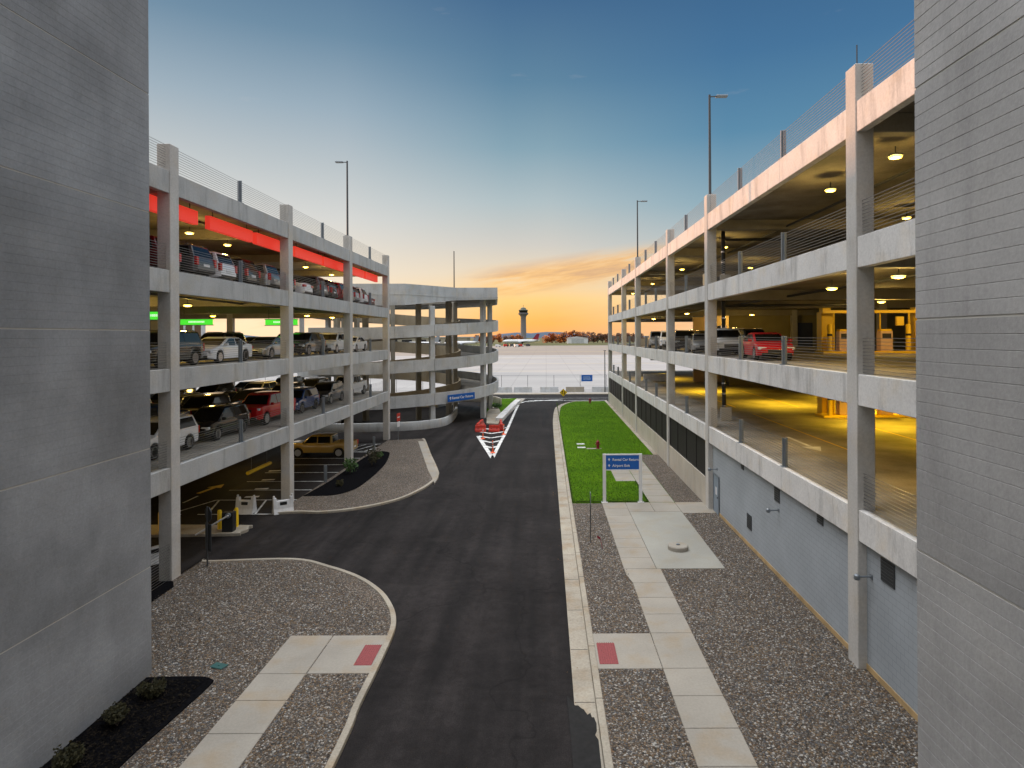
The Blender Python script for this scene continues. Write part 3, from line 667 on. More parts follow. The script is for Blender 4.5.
# pipes
def pipe(parent, pts, r, mat, name='pipe'):
    mb = MB()
    for a, b in zip(pts, pts[1:]): mb.tube(a, b, r, 8)
    return P0(mb.build(name, mat, smooth=40), parent)
px_ = 11.75
pipe(rg, [(px_, 41, RT[3] - .03), (px_, 41, RT[0] - .5)], .13, M['black'], 'standpipe')
for zt in (RT[3], RT[2], RT[1]):
    pipe(rg, [(px_, 41, zt + 3.2), (px_ + 9, 41, zt + 3.25)], .09, M['black'])
    mb = MB(); mb.box(px_ - .35, px_ + .35, 40.5, 40.6, zt - .02, zt + .85); P0(mb.build('pipe_guard', M['conc_col'], bevel=.01), rg)
    for dz in (.9, 1.7, 2.4): mb = MB(); mb.lathe([(.15, -.05), (.15, .05)], 10, o=(px_, 41, zt + dz)); P0(mb.build('pipe_collar', M['chrome']), rg)
for zt in RT[:3]:
    pipe(rg, [(14.8, 11, zt - .75), (14.8, 97, zt - .75)], .07, M['steel_dark']); pipe(rg, [(10.6, 63, zt - 1.2), (16, 63, zt - 1.2)], .06, M['steel'])
for zt in LT[:3]: pipe(lg, [(-19.4, 20, zt - .8), (-19.4, 64, zt - .8)], .06, M['steel_dark'])
# antenna on right near column
mb = MB(); mb.tube((10.1, 20.05, RT[0] + 1.2), (10.1, 20.05, RT[0] + 1.95), .02, 6); P0(mb.build('antenna', M['steel_dark']), rg)
mb = MB(); mb.box(9.95, 10.35, 38.6, 39.3, RT[1] + .05, RT[1] + .75); P0(mb.build('wall_box', M['cream_wall'], bevel=.02), rg)

# red fascia panels hanging inside the left roof edge
spans = [(21, 26.3), (26.7, 31.0), (32.1, 36.8), (37.3, 41.6), (43.0, 48.2), (48.6, 53.3), (54.4, 59.4), (59.8, 64.1)]
where = ['behind the tower edge', 'beside the first full column', 'longest one before the second column', 'short and just before the second column', 'just past the second column', 'just before the third column', 'just past the third column', 'last before the far corner column']
for (a, b), wtxt in zip(spans, where):
    t = empty('fascia_panel', f'glowing red fascia panel under the left roof band, {wtxt}', 'fascia panel', (-17.5, a, 16.6), group='red fascia panels under the left roof')
    mb = MB(); mb.box(-.13, .13, 0, b - a, -.36, .32); mb.build('panel', M['red'], t, bevel=.01)
    for yy in (.5, b - a - .5):
        mb = MB(); mb.tube((0, yy, .32), (0, yy, .98), .025, 6); mb.build('hanger', M['steel_dark'], t)
mb = MB(); 
t = empty('hanging_sign', 'red hanging sign above the parked cars on the top floor of left garage', 'sign', (-27, 44.5, 15.2))
mb.box(-1.5, 1.5, -.06, .06, -.28, .28); mb.build('panel', M['red'], t, bevel=.01)
for x in (-1.2, 1.2): mb = MB(); mb.tube((x, 0, .28), (x, 0, 2.38), .02, 6); mb.build('hanger', M['steel_dark'], t)
# green lit lane signs
for x, y, zc, txt in ((-27.6, 49, 11.85, 'green lit lane sign over the white sedan'), (-20.9, 49, 11.8, 'green lit lane sign half hidden by the second column'), (-21.9, 34.5, 11.85, 'green lit lane sign beside the tower edge')):
    t = empty('lane_sign', txt + ', left garage', 'sign', (x, y, zc), group='green lane signs')
    mb = MB(); mb.box(-1.25, 1.25, -.08, .08, -.22, .2); mb.build('sign_box', M['green_lit'], t, bevel=.01)
    mb = MB(); mb.box(-1.3, 1.3, -.1, .1, .205, .26); mb.box(-1.3, 1.3, -.1, .1, -.28, -.225); mb.build('frame', M['offwhite'], t)
    mb = MB(); rng = random.Random(3); xx = -.6
    while xx < .6: ww = rng.uniform(.05, .11); mb.box(xx, xx + ww, -.09, -.082, -.06, .07); xx += ww + .03
    mb.build('lettering', M['pale_lit'], t)
    for hx in (-1, 1): mb = MB(); mb.tube((hx, 0, .26), (hx, 0, .98), .02, 6); mb.build('hanger', M['steel_dark'], t)

# ---------------------------------------------------------------- ceiling lamps
def ceiling_lamp(x, y, zc, power, label, light=True):
    t = empty('ceiling_lamp', label, 'ceiling lamp', (x, y, zc), group='ceiling lamps in the garages')
    mb = MB(); mb.tube((0, 0, .09), (0, 0, .36), .02, 6); mb.build('stem', M['steel_dark'], t)
    mb = MB(); mb.lathe([(.1, .1), (.24, .07), (.26, .0), (.24, -.01)], 14); mb.build('housing', M['steel'], t, smooth=40)
    mb = MB(); mb.lathe([(.22, -.011), (.2, -.06), (.1, -.085)], 14); mb.build('lens', M['lamp_glow'], t, smooth=40)
    if light:
        strong = power > 500
        ld = bpy.data.lights.new('lamp_light', 'SPOT' if strong else 'POINT'); ld.energy = power; ld.color = (1, .62, .03) if strong else (1, .66, .17); ld.shadow_soft_size = .2
        if strong: ld.spot_size = R(150); ld.spot_blend = .8
        lo = bpy.data.objects.new('lamp_light', ld); COL.objects.link(lo); lo.parent = t; lo.location = (0, 0, -.25)
ordn = ['first', 'second', 'third', 'fourth', 'fifth', 'sixth', 'seventh', 'eighth', 'ninth']
def lamps(side, floor, zc, pts, power):
    for i, (x, y) in enumerate(pts):
        ceiling_lamp(x, y, zc, power, f'glowing amber ceiling lamp, {floor} of {side} garage, {ordn[i]} from the near end')
lamps('right', 'top floor', 17.0, [(12.6, 22.3), (12.6, 27.4), (19.8, 34), (13, 45), (19.5, 59), (13.2, 60), (13.2, 76.6), (13.2, 94)], 130)
lamps('right', 'second floor', 12.65, [(12.4, 21.8), (12.6, 27.3), (21, 38.8), (25.5, 39), (20.6, 62), (13.2, 58), (13.2, 76), (22, 72)], 215)
lamps('right', 'lowest deck', 8.35, [(22, 30), (20.5, 38), (24, 44.5), (19, 50), (27, 54), (29, 38), (16, 62), (15, 80)], 1700)
lamps('right', 'lowest deck edge', 8.35, [(13.2, 23), (13.2, 31)], 170)
lamps('left', 'top floor', 16.85, [(-21.2, 36.9), (-21.4, 41.7), (-21.3, 55), (-21.4, 62)], 150)
lamps('left', 'middle floor', 12.5, [(-20.8, 36), (-27, 38), (-29, 54), (-20.8, 54), (-20.5, 59.5), (-38, 50)], 170)
lamps('left', 'lowest deck', 8.2, [(-23, 31), (-24, 44), (-24, 57)], 110)
lamps('left', 'ground floor', 3.85, [(-24, 33), (-24.5, 51)], 170)

# ---------------------------------------------------------------- light poles
def light_pole(x, y, z0, hgt, arm, label):
    t = empty('light_pole', label, 'light pole', (x, y, z0), group='light poles on the garage roofs')
    mb = MB(); mb.tube((0, 0, 0), (0, 0, hgt), .085, 8, r2=.065); mb.build('pole', M['steel_dark'], t, smooth=40)
    mb = MB(); mb.box(-.18, .18, -.18, .18, 0, .05); mb.build('base_plate', M['steel_dark'], t)
    if arm:
        mb = MB(); mb.tube((0, 0, hgt - .12), (arm * .45, 0, hgt - .1), .04, 6); mb.build('arm', M['steel_dark'], t)
        mb = MB(); xa, xb = sorted((arm * .4, arm * 1.1)); mb.box(xa, xb, -.18, .18, hgt - .15, hgt - .04); mb.build('lamp_head', M['steel'], t, bevel=.03)
light_pole(-16.7, 52.3, LT[0] + 1.2, 6.35, -.9, 'thin grey light pole standing on the left garage roof')
light_pole(10.15, 38.2, RT[0] + 1.2, 6.2, 1, 'nearer tall grey light pole on the right garage roof')
light_pole(10.15, 68.4, RT[0] + 1.2, 6.3, 1, 'farther grey light pole on the right garage roof')

# ---------------------------------------------------------------- spiral ramp
HC, HR, HI = (-20.2, 86.5), 13.5, 8.0
hx = empty('spiral_ramp', 'grey concrete spiral ramp with stacked curved parapets beyond the left garage', 'spiral ramp', (HC[0], HC[1], 0))
def ztop(th):
    z_ = 1.0 + 4.15 * (th - 60) / 360
    return z_
def arc(t0, t1, r0, r1, f0, f1, step=4):
    rings = []; n = max(2, int((t1 - t0) / step))
    for i in range(n + 1):
        th = t0 + (t1 - t0) * i / n; c, s_ = math.cos(R(th)), math.sin(R(th)); za, zb = f0(th), f1(th)
        rings.append([(HC[0] + r0 * c, HC[1] + r0 * s_, za), (HC[0] + r1 * c, HC[1] + r1 * s_, za), (HC[0] + r1 * c, HC[1] + r1 * s_, zb), (HC[0] + r0 * c, HC[1] + r0 * s_, zb)])
    return rings
def bandlow(th):
    h_ = 1.42 if th < 1290 else 2.2 - .7 * max(0, min(1, (th - 1345) / 95))
    return max(ztop(th) - h_, -.2)
t0, tE = 62, 1285
seg = [(62, 200)] + [(200 + 180 * i, min(200 + 180 * (i + 1), tE)) for i in range(8) if 200 + 180 * i < tE]
for a, b in seg:
    n = int((b - a) / 20) or 1
    mb = MB()
    for i in range(n):
        mb.loft(arc(a + (b - a) * i / n + .08, a + (b - a) * (i + 1) / n - .08, HR - .22, HR, bandlow, ztop))
    P0(mb.build('outer_parapet', M['conc_helix'], smooth=30), hx)
    mb = MB(); mb.loft(arc(a, b, HI, HI + .22, lambda t: max(ztop(t) - 1.6, -.2), ztop)); P0(mb.build('inner_parapet', M['conc_shade_tan'], smooth=30), hx)
    mb = MB(); mb.loft(arc(a, b, HI + .23, HR - .23, lambda t: max(ztop(t) - 1.45, -.19), lambda t: max(ztop(t) - 1.1, -.1))); P0(mb.build('ramp_deck', M['conc_deck'], smooth=30), hx)
for i in range(8):
    th = -22.5 + 45 * i
    for r, nme in ((HR - .6, 'outer_column'), (HI - .35, 'inner_column')):
        th2 = th + (7 if i == 7 else 0)
        c = (HC[0] + r * math.cos(R(th2)), HC[1] + r * math.sin(R(th2)))
        mb = MB(); mb.box(-.3, .3, -.3, .3, -.2, 15.44 if abs(((th + 180) % 360) - 180) < 60 else 14.3 if i in (5, 6, 7) and r > 10 else 15.4); o = mb.build(nme, M['conc_helix'] if r > 10 else M['conc_int'], bevel=.03, seg=1); o.location = (c[0], c[1], 0); o.rotation_euler = (0, 0, R(th2)); P0(o, hx)  # inner columns browner: the ramp's inside shade is put into their colour
roof = [(-29, 71.9), (-16.4, 72.4), (-11.3, 78.9), (-6.15, 79.0), (-7.3, 93), (-9.5, 98.6), (-20, 101), (-29, 100.5)]
for (a, b), (la, lb) in zip(zip(roof, roof[1:]), ((14.1, 14.3), (14.3, 15.2), (15.2, 15.3), (15.3, 15.3), (15.3, 15.3), (15.3, 15), (15, 15))):
    mb = MB(); A_, B_ = Vector(a), Vector(b); t_ = (B_ - A_).normalized(); n_ = Vector((-t_.y, t_.x)) * .22; npan = max(1, int((B_ - A_).length / 3))
    for i in range(npan):
        f0, f1 = (i + (.003 if i else 0)) / npan, (i + 1 - .003) / npan
        p, q = A_.lerp(B_, f0), A_.lerp(B_, f1); l0, l1 = la + (lb - la) * f0, la + (lb - la) * f1
        mb.loft([[(*p, l0), (*(p + n_), l0), (*(p + n_), 16.8), (*p, 16.8)], [(*q, l1), (*(q + n_), l1), (*(q + n_), 16.8), (*q, 16.8)]])
        mb.loft([[(*(p - n_ * .12), 15.52), (*p, 15.52), (*p, 15.6), (*(p - n_ * .12), 15.6)], [(*(q - n_ * .12), 15.52), (*q, 15.52), (*q, 15.6), (*(q - n_ * .12), 15.6)]])
    P0(mb.build('roof_parapet', M['conc_helix']), hx)
mb = MB(); ins = [(-29, 80.5), (-20.2, 80.5), (-14.5, 84), (-12.6, 87), (-14.2, 92), (-20.2, 94.4), (-25, 94.4), (-29, 94.4)]
mb.loft([[(x, y, 15.45), (x2, y2, 15.45), (x2, y2, 15.75), (x, y, 15.75)] for (x, y), (x2, y2) in zip([(-29, 72.14), (-16.5, 72.64), (-11.4, 79.14), (-6.4, 79.24), (-7.55, 93), (-9.75, 98.3), (-20, 100.7), (-29, 100.2)], ins)]); P0(mb.build('roof_deck', M['conc_deck']), hx)
# links from the ramp to the garage decks
for k in range(3):
    zt = (1.0 + 4.15 * (270 - 60) / 360 + 4.15 * k) if k < 3 else (17.1 if k == 4 else None)
    if zt is None: continue
    mb = MB(); mb.box(-28, HC[0], 73.0, 73.22, zt - (1.42 if k < 4 else 2.2), zt); P0(mb.build('link_parapet', M['conc_helix'], bevel=.01), hx)
    mb = MB(); mb.box(-28, HC[0], 73.23, 78.3, zt - 1.45, zt - 1.1); P0(mb.build('link_deck', M['conc_deck']), hx)
    if False: mb = MB(); mb.box(-28, -17.5, 65.2, 72.98, zt - 1.45, zt - 1.1); P0(mb.build('link_deck', M['conc_deck']), hx)
# low walls at ground level
wl = smooth_path([(-26, 69.6), (-20, 69.9), (-15.5, 70.9), (-12.9, 73.0), (-11.9, 76), (-11.9, 81), (-12.3, 86)], 6)
mb = MB(); strip(mb, wl, 0, .3, -.2, .85); tag(mb.build('concrete_wall', M['conc_helix'], bevel=.03, smooth=40), 'curved low concrete wall at the foot of the spiral ramp', 'wall')
wl = smooth_path([(-6.9, 96), (-8.6, 99.8), (-13, 102.5), (-20, 103.2), (-32, 101)], 6)
mb = MB(); strip(mb, wl, 0, .3, -.2, 1.0); tag(mb.build('concrete_wall', M['wallbase'], bevel=.03, smooth=40), 'tan curved concrete wall behind the spiral ramp entry', 'wall')
light_pole(-12.5, 84.6, 15.75, 6.5, 0, 'thin bare light pole rising from the spiral ramp roof')
# blue sign on the ramp
def sign_on_ramp():
    a0 = HR + .02
    p0, p1 = Vector((446 - VX, 0)), None
    # pick the angles on the near side that project to the sign's ends
    def angle_for(px):
        best = None
        for i in range(-1000, 0):
            th = i * .1; X = HC[0] + a0 * math.cos(R(th)); Y = HC[1] + a0 * math.sin(R(th)); d = abs(VX + F * X / Y - px)
            if th > -88 and th < -25 and (best is None or d < best[0]): best = (d, th)
        return best[1]
    ta, tb = angle_for(446), angle_for(473)
    A = Vector((HC[0] + a0 * math.cos(R(ta)), HC[1] + a0 * math.sin(R(ta)))); B = Vector((HC[0] + a0 * math.cos(R(tb)), HC[1] + a0 * math.sin(R(tb))))
    tm = (ta + tb) / 2; n_ = Vector((math.cos(R(tm)), math.sin(R(tm)))); mid = HC[0] + (a0 + .12) * n_.x, HC[1] + (a0 + .12) * n_.y
    return A, B, mid, tm
A, B, mid, tm = sign_on_ramp()
wS = (B - A).length; zc = ztop(360 + tm) - .85
t = empty('direction_sign', 'blue direction sign with white lettering fixed on the spiral ramp parapet', 'sign', (mid[0], mid[1], zc), R(tm + 90))
t.rotation_euler = (0, -R(1.5), R(tm + 90))
mb = MB(); mb.box(-wS / 2, wS / 2, -.03, .03, -.42, .42); mb.build('sign_panel', M['blue_sign'], t, bevel=.01)
text('lettering', 'Rental Car Return', .44, M['white'], t, (-wS / 2 + .62, -.035, -.14), (R(90), 0, 0))
mb = MB(); ax = -wS / 2 + .4; mb.add([(ax - .18, -.036, .0), (ax + .18, -.036, .0), (ax, -.036, .22)], [(0, 1, 2)]); mb.box(ax - .05, ax + .05, -.037, -.033, -.2, .0); mb.build('arrow', M['white'], t)
mb = MB(); mb.box(-wS / 2 + .3, -wS / 2 + .4, .03, .2, -.3, .3); mb.box(wS / 2 - .4, wS / 2 - .3, .03, .2, -.3, .3); mb.build('bracket', M['steel'], t)

# ---------------------------------------------------------------- free-standing signs
t = empty('direction_sign', 'blue two-line direction sign on two white posts by the lawn', 'sign', (4.82, 39.45, 0))
for x in (-1.15, 1.15):
    mb = MB(); mb.box(x - .1, x + .1, -.07, .07, .0, 3.08); mb.box(x - .2, x + .2, -.16, .16, 0, .04); mb.build('post', M['white'], t, bevel=.01)
mb = MB(); mb.box(-1.05, 1.05, -.05, .05, 2.1, 3.0); mb.build('sign_panel', M['blue_sign'], t)
mb = MB(); mb.box(-1.05, 1.05, -.06, .06, 3.001, 3.07); mb.box(-1.05, 1.05, -.06, .06, 2.04, 2.099); mb.build('frame', M['white'], t)
text('lettering', 'Rental Car Return', .225, M['white'], t, (-.64, -.053, 2.65), (R(90), 0, 0)); text('lettering', 'Airport Exit', .225, M['white'], t, (-.64, -.053, 2.27), (R(90), 0, 0))
for zz, rot in ((2.72, 0), (2.34, 0)):
    mb = MB(); mb.add([(-.93, -.054, zz), (-.77, -.054, zz), (-.85, -.054, zz + .1)], [(0, 1, 2)]); mb.box(-.875, -.825, -.0545, -.051, zz - .08, zz); mb.build('arrow', M['white'], t)
# warning sign
x, y = G(563.4, 403)
t = empty('warning_sign', 'yellow diamond warning sign with two black arrows at the road end', 'sign', (x, y, 0))
mb = MB(); mb.tube((0, .05, 0), (0, .05, 2.1), .035, 6); mb.build('post', M['steel_dark'], t)
mb = MB(); d = .62; mb.add([(0, yy, 1.65 + zz) if False else (xx, yy, 1.65 + zz) for yy in (-.01, .01) for xx, zz in ((0, -d), (d, 0), (0, d), (-d, 0))], [(0, 1, 2, 3), (7, 6, 5, 4), (0, 4, 5, 1), (1, 5, 6, 2), (2, 6, 7, 3), (3, 7, 4, 0)]); mb.build('sign_panel', M['yellow'], t)
mb = MB()
for sx, sg in ((-.17, 1), (.17, -1)):
    mb.box(sx - .05, sx + .05, -.016, -.011, 1.42, 1.88); mb.add([(sx - .14, -.017, 1.65 + .17 * sg), (sx + .14, -.017, 1.65 + .17 * sg), (sx, -.017, 1.65 + .36 * sg)], [(0, 1, 2)])
mb.build('arrow', M['black'], t)
# red no-entry sign by the left garage corner
x, y = G(398.6, 440)
t = empty('road_sign', 'narrow red and white sign on a thin pole by the left garage corner', 'sign', (x, y, 0), R(78))
mb = MB(); mb.tube((0, .04, 0), (0, .04, 2.75), .03, 6); mb.build('post', M['steel'], t)
mb = MB(); mb.box(-.38, .38, -.01, .01, 1.95, 2.75); mb.build('sign_panel', M['barrier_red'], t, bevel=.004, seg=1)
mb = MB(); mb.box(-.28, .28, -.014, -.011, 2.3, 2.4); mb.build('white_bar', M['white'], t)
mb = MB(); mb.box(-.3, .3, -.01, .01, 1.35, 1.9); mb.build('lower_panel', M['white'], t)
# sign post seen from behind by the left entry
x, y = G(207.4, 566)
t = empty('road_sign', 'dark backs of two signs on one post at the left garage entry', 'sign', (x, y, 0), R(-38))
mb = MB(); mb.tube((0, 0, -.05), (0, 0, 2.75), .035, 6); mb.build('post', M['steel_dark'], t)
mb = MB(); oct_ = [(.36 * math.cos(R(22.5 + 45 * i)), .36 * math.sin(R(22.5 + 45 * i))) for i in range(8)]
mb.add([(a, yy, 2.4 + b) for yy in (.04, .06) for a, b in oct_], [tuple(range(8)), tuple(range(15, 7, -1))] + [(i, (i + 1) % 8, 8 + (i + 1) % 8, 8 + i) for i in range(8)]); mb.build('upper_panel', plain('dull_sign_back', (.06, .063, .068), .5, .3), t)
mb = MB(); mb.box(-.3, .3, .04, .06, .7, 1.95); mb.build('lower_panel', M['steel_dark'], t)
# thin marker post on the right gravel
x, y = G(590.6, 542)
t = empty('marker_post', 'thin grey post standing in the gravel beside the right kerb', 'post', (x, y, 0))
mb = MB(); mb.tube((0, 0, -.05), (0, 0, 2.4), .028, 6); mb.build('post', M['steel_dark'], t); mb = MB(); mb.box(-.012, .012, -.2, .2, 1.95, 2.55); mb.build('sign_plate', M['steel'], t)
x, y = G(602.5, 548)
mb = MB(); mb.tube((0, 0, -.05), (-.12, 0, .55), .012, 5); mb.quad((-.12, 0, .55), (-.1, 0, .42), (-.26, .05, .5), (-.26, .05, .62)); o = mb.build('marker_flag', M['maroon']); o.location = (x, y, 0); tag(o, 'small red utility flag stuck in the right gravel', 'flag')
# concrete disc on the pad
x, y = G(678, 549)
t = empty('concrete_drum', 'round pale concrete drum base standing on the grey pad', 'base', (x, y, 0))
mb = MB(); mb.lathe([(.5, 0), (.5, .17), (.46, .21), (.2, .215)], 28); mb.build('drum', M['walk'], t, smooth=35)
mb = MB(); mb.lathe([(.09, .215), (.09, .26), (.05, .27)], 12); mb.build('cap', M['steel'], t, smooth=35)
# valve plate on left gravel
x, y = G(219, 666); mb = MB(); mb.box(-.24, .24, -.15, .15, -.02, .02); mb.box(-.04, .04, -.02, .02, .02, .035); o = mb.build('valve_cover', plain('green_cover', (.02, .09, .085), .5), bevel=.01); o.location = (x, y, 0); o.rotation_euler = (0, 0, R(-18)); tag(o, 'flat green utility cover lying in the left gravel', 'utility cover')
# plates in the lawn
for p, lb in (((581.5, 447.5), 'nearer pale utility plate lying in the lawn'), ((580.5, 444), 'farther pale utility plate lying in the lawn')):
    x, y = G(*p); mb = MB(); mb.box(-.38, .38, -.3, .3, -.05, .02); o = mb.build('utility_plate', M['offwhite'], bevel=.01); o.location = (x, y, 0); tag(o, lb, 'utility cover')
def hydrant(px, py, lb):
    x, y = G(px, py); t = empty('fire_hydrant', lb, 'fire hydrant', (x, y, 0))
    mb = MB(); mb.lathe([(.2, 0), (.2, .05), (.13, .07), (.13, .52), (.17, .54), (.17, .6), (.12, .7), (.04, .76), (.04, .82)], 12); mb.build('barrel', M['maroon'], t, smooth=35)
    for s_ in (-1, 1): mb = MB(); mb.tube((s_ * .1, 0, .42), (s_ * .24, 0, .42), .06, 8); mb.build('nozzle', M['maroon'], t)
    mb = MB(); mb.tube((0, -.1, .38), (0, -.25, .38), .085, 8); mb.build('pump_nozzle', M['maroon'], t)
hydrant(597.8, 448.5, 'maroon fire hydrant in the lawn behind the blue sign'); hydrant(590, 403, 'maroon fire hydrant at the far end of the lawn')
x, y = G(594, 448.6); mb = MB(); mb.box(-.7, .7, -.2, .2, -.05, .015); o = mb.build('hydrant_slab', M['walk']); o.location = (x, y, 0); tag(o, 'small concrete slab beside the nearer maroon hydrant', 'slab')

# ---------------------------------------------------------------- barriers, bollards, posts
def water_barrier(x, y, rz, mat, label, ln=1.9, grp=None):
    t = empty('water_barrier', label, 'barrier', (x, y, RZ), rz, grp)
    prof = [(-.3, 0), (.3, 0), (.27, .2), (.15, .42), (.12, .74), (-.12, .74), (-.15, .42), (-.27, .2)]
    mb = MB(); n = 10
    rings = []
    for i in range(n + 1):
        f = -ln / 2 + ln * i / n; rings.append([(f, a, b) for a, b in prof])
    mb.loft(rings); mb.build('barrier_body', mat, t, bevel=.02)
    for s_ in (-1, 1):
        mb = MB(); mb.tube((s_ * ln * .25, -.2, .3), (s_ * ln * .25, .2, .3), .1, 10); mb.build('fork_pocket', M['black'], t)
    mb = MB(); mb.lathe([(.08, .74), (.08, .78), (.05, .79)], 10); mb.build('filler_cap', mat, t)
    return t
for (x, y, d, lb) in ((-7.4, 69.7, 8, 'red plastic barrier, front left of the group round the ramp pillar'), (-5.85, 69.7, -7, 'red plastic barrier, front right of the group round the ramp pillar'),
                      (-7.85, 71.4, 88, 'red plastic barrier running back on the left of the ramp pillar'), (-5.2, 71.4, 96, 'red plastic barrier running back on the right of the ramp pillar'),
                      (-7.75, 73.7, 87, 'rearmost red plastic barrier left of the ramp pillar'), (-5.4, 73.5, 95, 'rearmost red plastic barrier right of the ramp pillar')):
    water_barrier(x, y, R(d), M['barrier_red'], lb, 1.2 if abs(d) < 20 else 1.95, 'red barriers round the ramp pillar')
def guide_post(px, py, lb):
    x, y = GA(px, py); t = empty('delineator_post', lb, 'delineator post', (x, y, RZ), group='orange delineator posts')
    mb = MB(); mb.lathe([(.24, 0), (.24, .05), (.14, .1), (.06, .13)], 12); mb.build('base', M['orange'], t, smooth=40)
    mb = MB(); mb.lathe([(.055, .13), (.055, 1.1), (.03, 1.15)], 10); mb.build('post', M['orange'], t, smooth=40)
    for zz in (.62, .86): mb = MB(); mb.lathe([(.06, zz), (.06, zz + .12)], 10); mb.build('reflective_band', M['white'], t)
guide_post(492.8, 453, 'orange delineator post nearest the tip of the painted chevron'); guide_post(483, 439, 'orange delineator post left of the painted chevron'); guide_post(503.8, 434.5, 'orange delineator post right of the painted chevron')
def road_barrier(px, py, rz, lb, wd=1.15):
    x, y = GA(px, py); t = empty('road_barrier', lb, 'barrier', (x, y, RZ), R(rz), 'white barriers at the garage entry')
    mb = MB(); rings = []
    for f, k in ((-wd / 2, 1), (-wd / 2 + .18, 1), (-wd / 2 + .2, .8), (wd / 2 - .2, .8), (wd / 2 - .18, 1), (wd / 2, 1)):
        rings.append([(f, -.32, 0), (f, .32, 0), (f, .2, .3), (f, .11, .95 * k), (f, -.11, .95 * k), (f, -.2, .3)])
    mb.loft(rings); mb.build('barrier_body', M['offwhite'], t, bevel=.015)
    mb = MB(); mb.box(-.2, .2, -.17, .17, .5, .68); mb.build('hand_hole', M['black'], t)
    mb = MB(); mb.tube((-wd / 2 + .05, 0, .95), (-wd / 2 + .05, 0, 1.08), .06, 8); mb.tube((wd / 2 - .05, 0, .95), (wd / 2 - .05, 0, 1.08), .06, 8); mb.build('pin_lug', M['offwhite'], t)
road_barrier(246, 512.5, -6, 'white plastic barrier left of the second column, lit amber'); road_barrier(283, 512.5, 35, 'white plastic barrier at the foot of the second column'); road_barrier(153, 563, 60, 'white plastic barrier between the tower and the first column')
def bollard(px, py, lb):
    x, y = GA(px, py); t = empty('bollard', lb, 'bollard', (x, y, RZ), group='yellow bollards at the garage entry')
    mb = MB(); mb.lathe([(.11, 0), (.11, 1.15), (.08, 1.21), (.03, 1.23)], 14); mb.build('post', M['yellow'], t, smooth=40)
    mb = MB(); mb.lathe([(.15, 0), (.15, .16), (.115, .17)], 14); mb.build('collar', M['curb'], t)
bollard(219.7, 532, 'yellow bollard left of the black gate cabinet'); bollard(236.5, 529.5, 'yellow bollard right of the black gate cabinet'); bollard(160.5, 534, 'yellow bollard between tower edge and first column')
mb = MB(); a0 = GA(247.5, 530); isl = [(-16.5, 34.25), (-16.7, 33.75), (-17.4, 33.45), (-26, 33.4), (-26, 35.0), (-17.4, 35.0), (-16.7, 34.75)]
mb.prism(smooth_path(isl, 3), -.2, .04); struct(mb.build('traffic_island', M['curb'], bevel=.03))
x, y = G(229, 531, .04)
t = empty('gate_cabinet', 'black barrier-gate cabinet with raised white arm on the entry island', 'gate', (x, y, .04))
mb = MB(); mb.box(-.3, .3, -.22, .22, 0, 1.05); mb.build('cabinet', M['black'], t, bevel=.04)
mb = MB(); mb.lathe([(.14, -.06), (.14, .06)], 12, o=(.1, -.28, .92), axis='Y'); mb.build('pivot', M['steel'], t)
mb = MB(); mb.tube((.15, -.36, .95), (-1.5, -.6, -.02), .045, 6); mb.build('arm', M['white'], t)
# clearance bar
t = empty('clearance_bar', 'yellow clearance bar hanging on cables over the left entry lane', 'clearance bar', (-18.05, 37.4, 2.4), R(90))
mb = MB(); mb.lathe([(.06, 0), (.11, .02), (.11, 3.1), (.06, 3.12)], 12); o = mb.build('bar', M['yellow'], t, smooth=40); o.rotation_euler = (0, R(90), 0)
for q in (.5, 2.6): mb = MB(); mb.tube((q, 0, .1), (q, 0, 1.55), .012, 5); mb.build('cable', M['cable'], t)

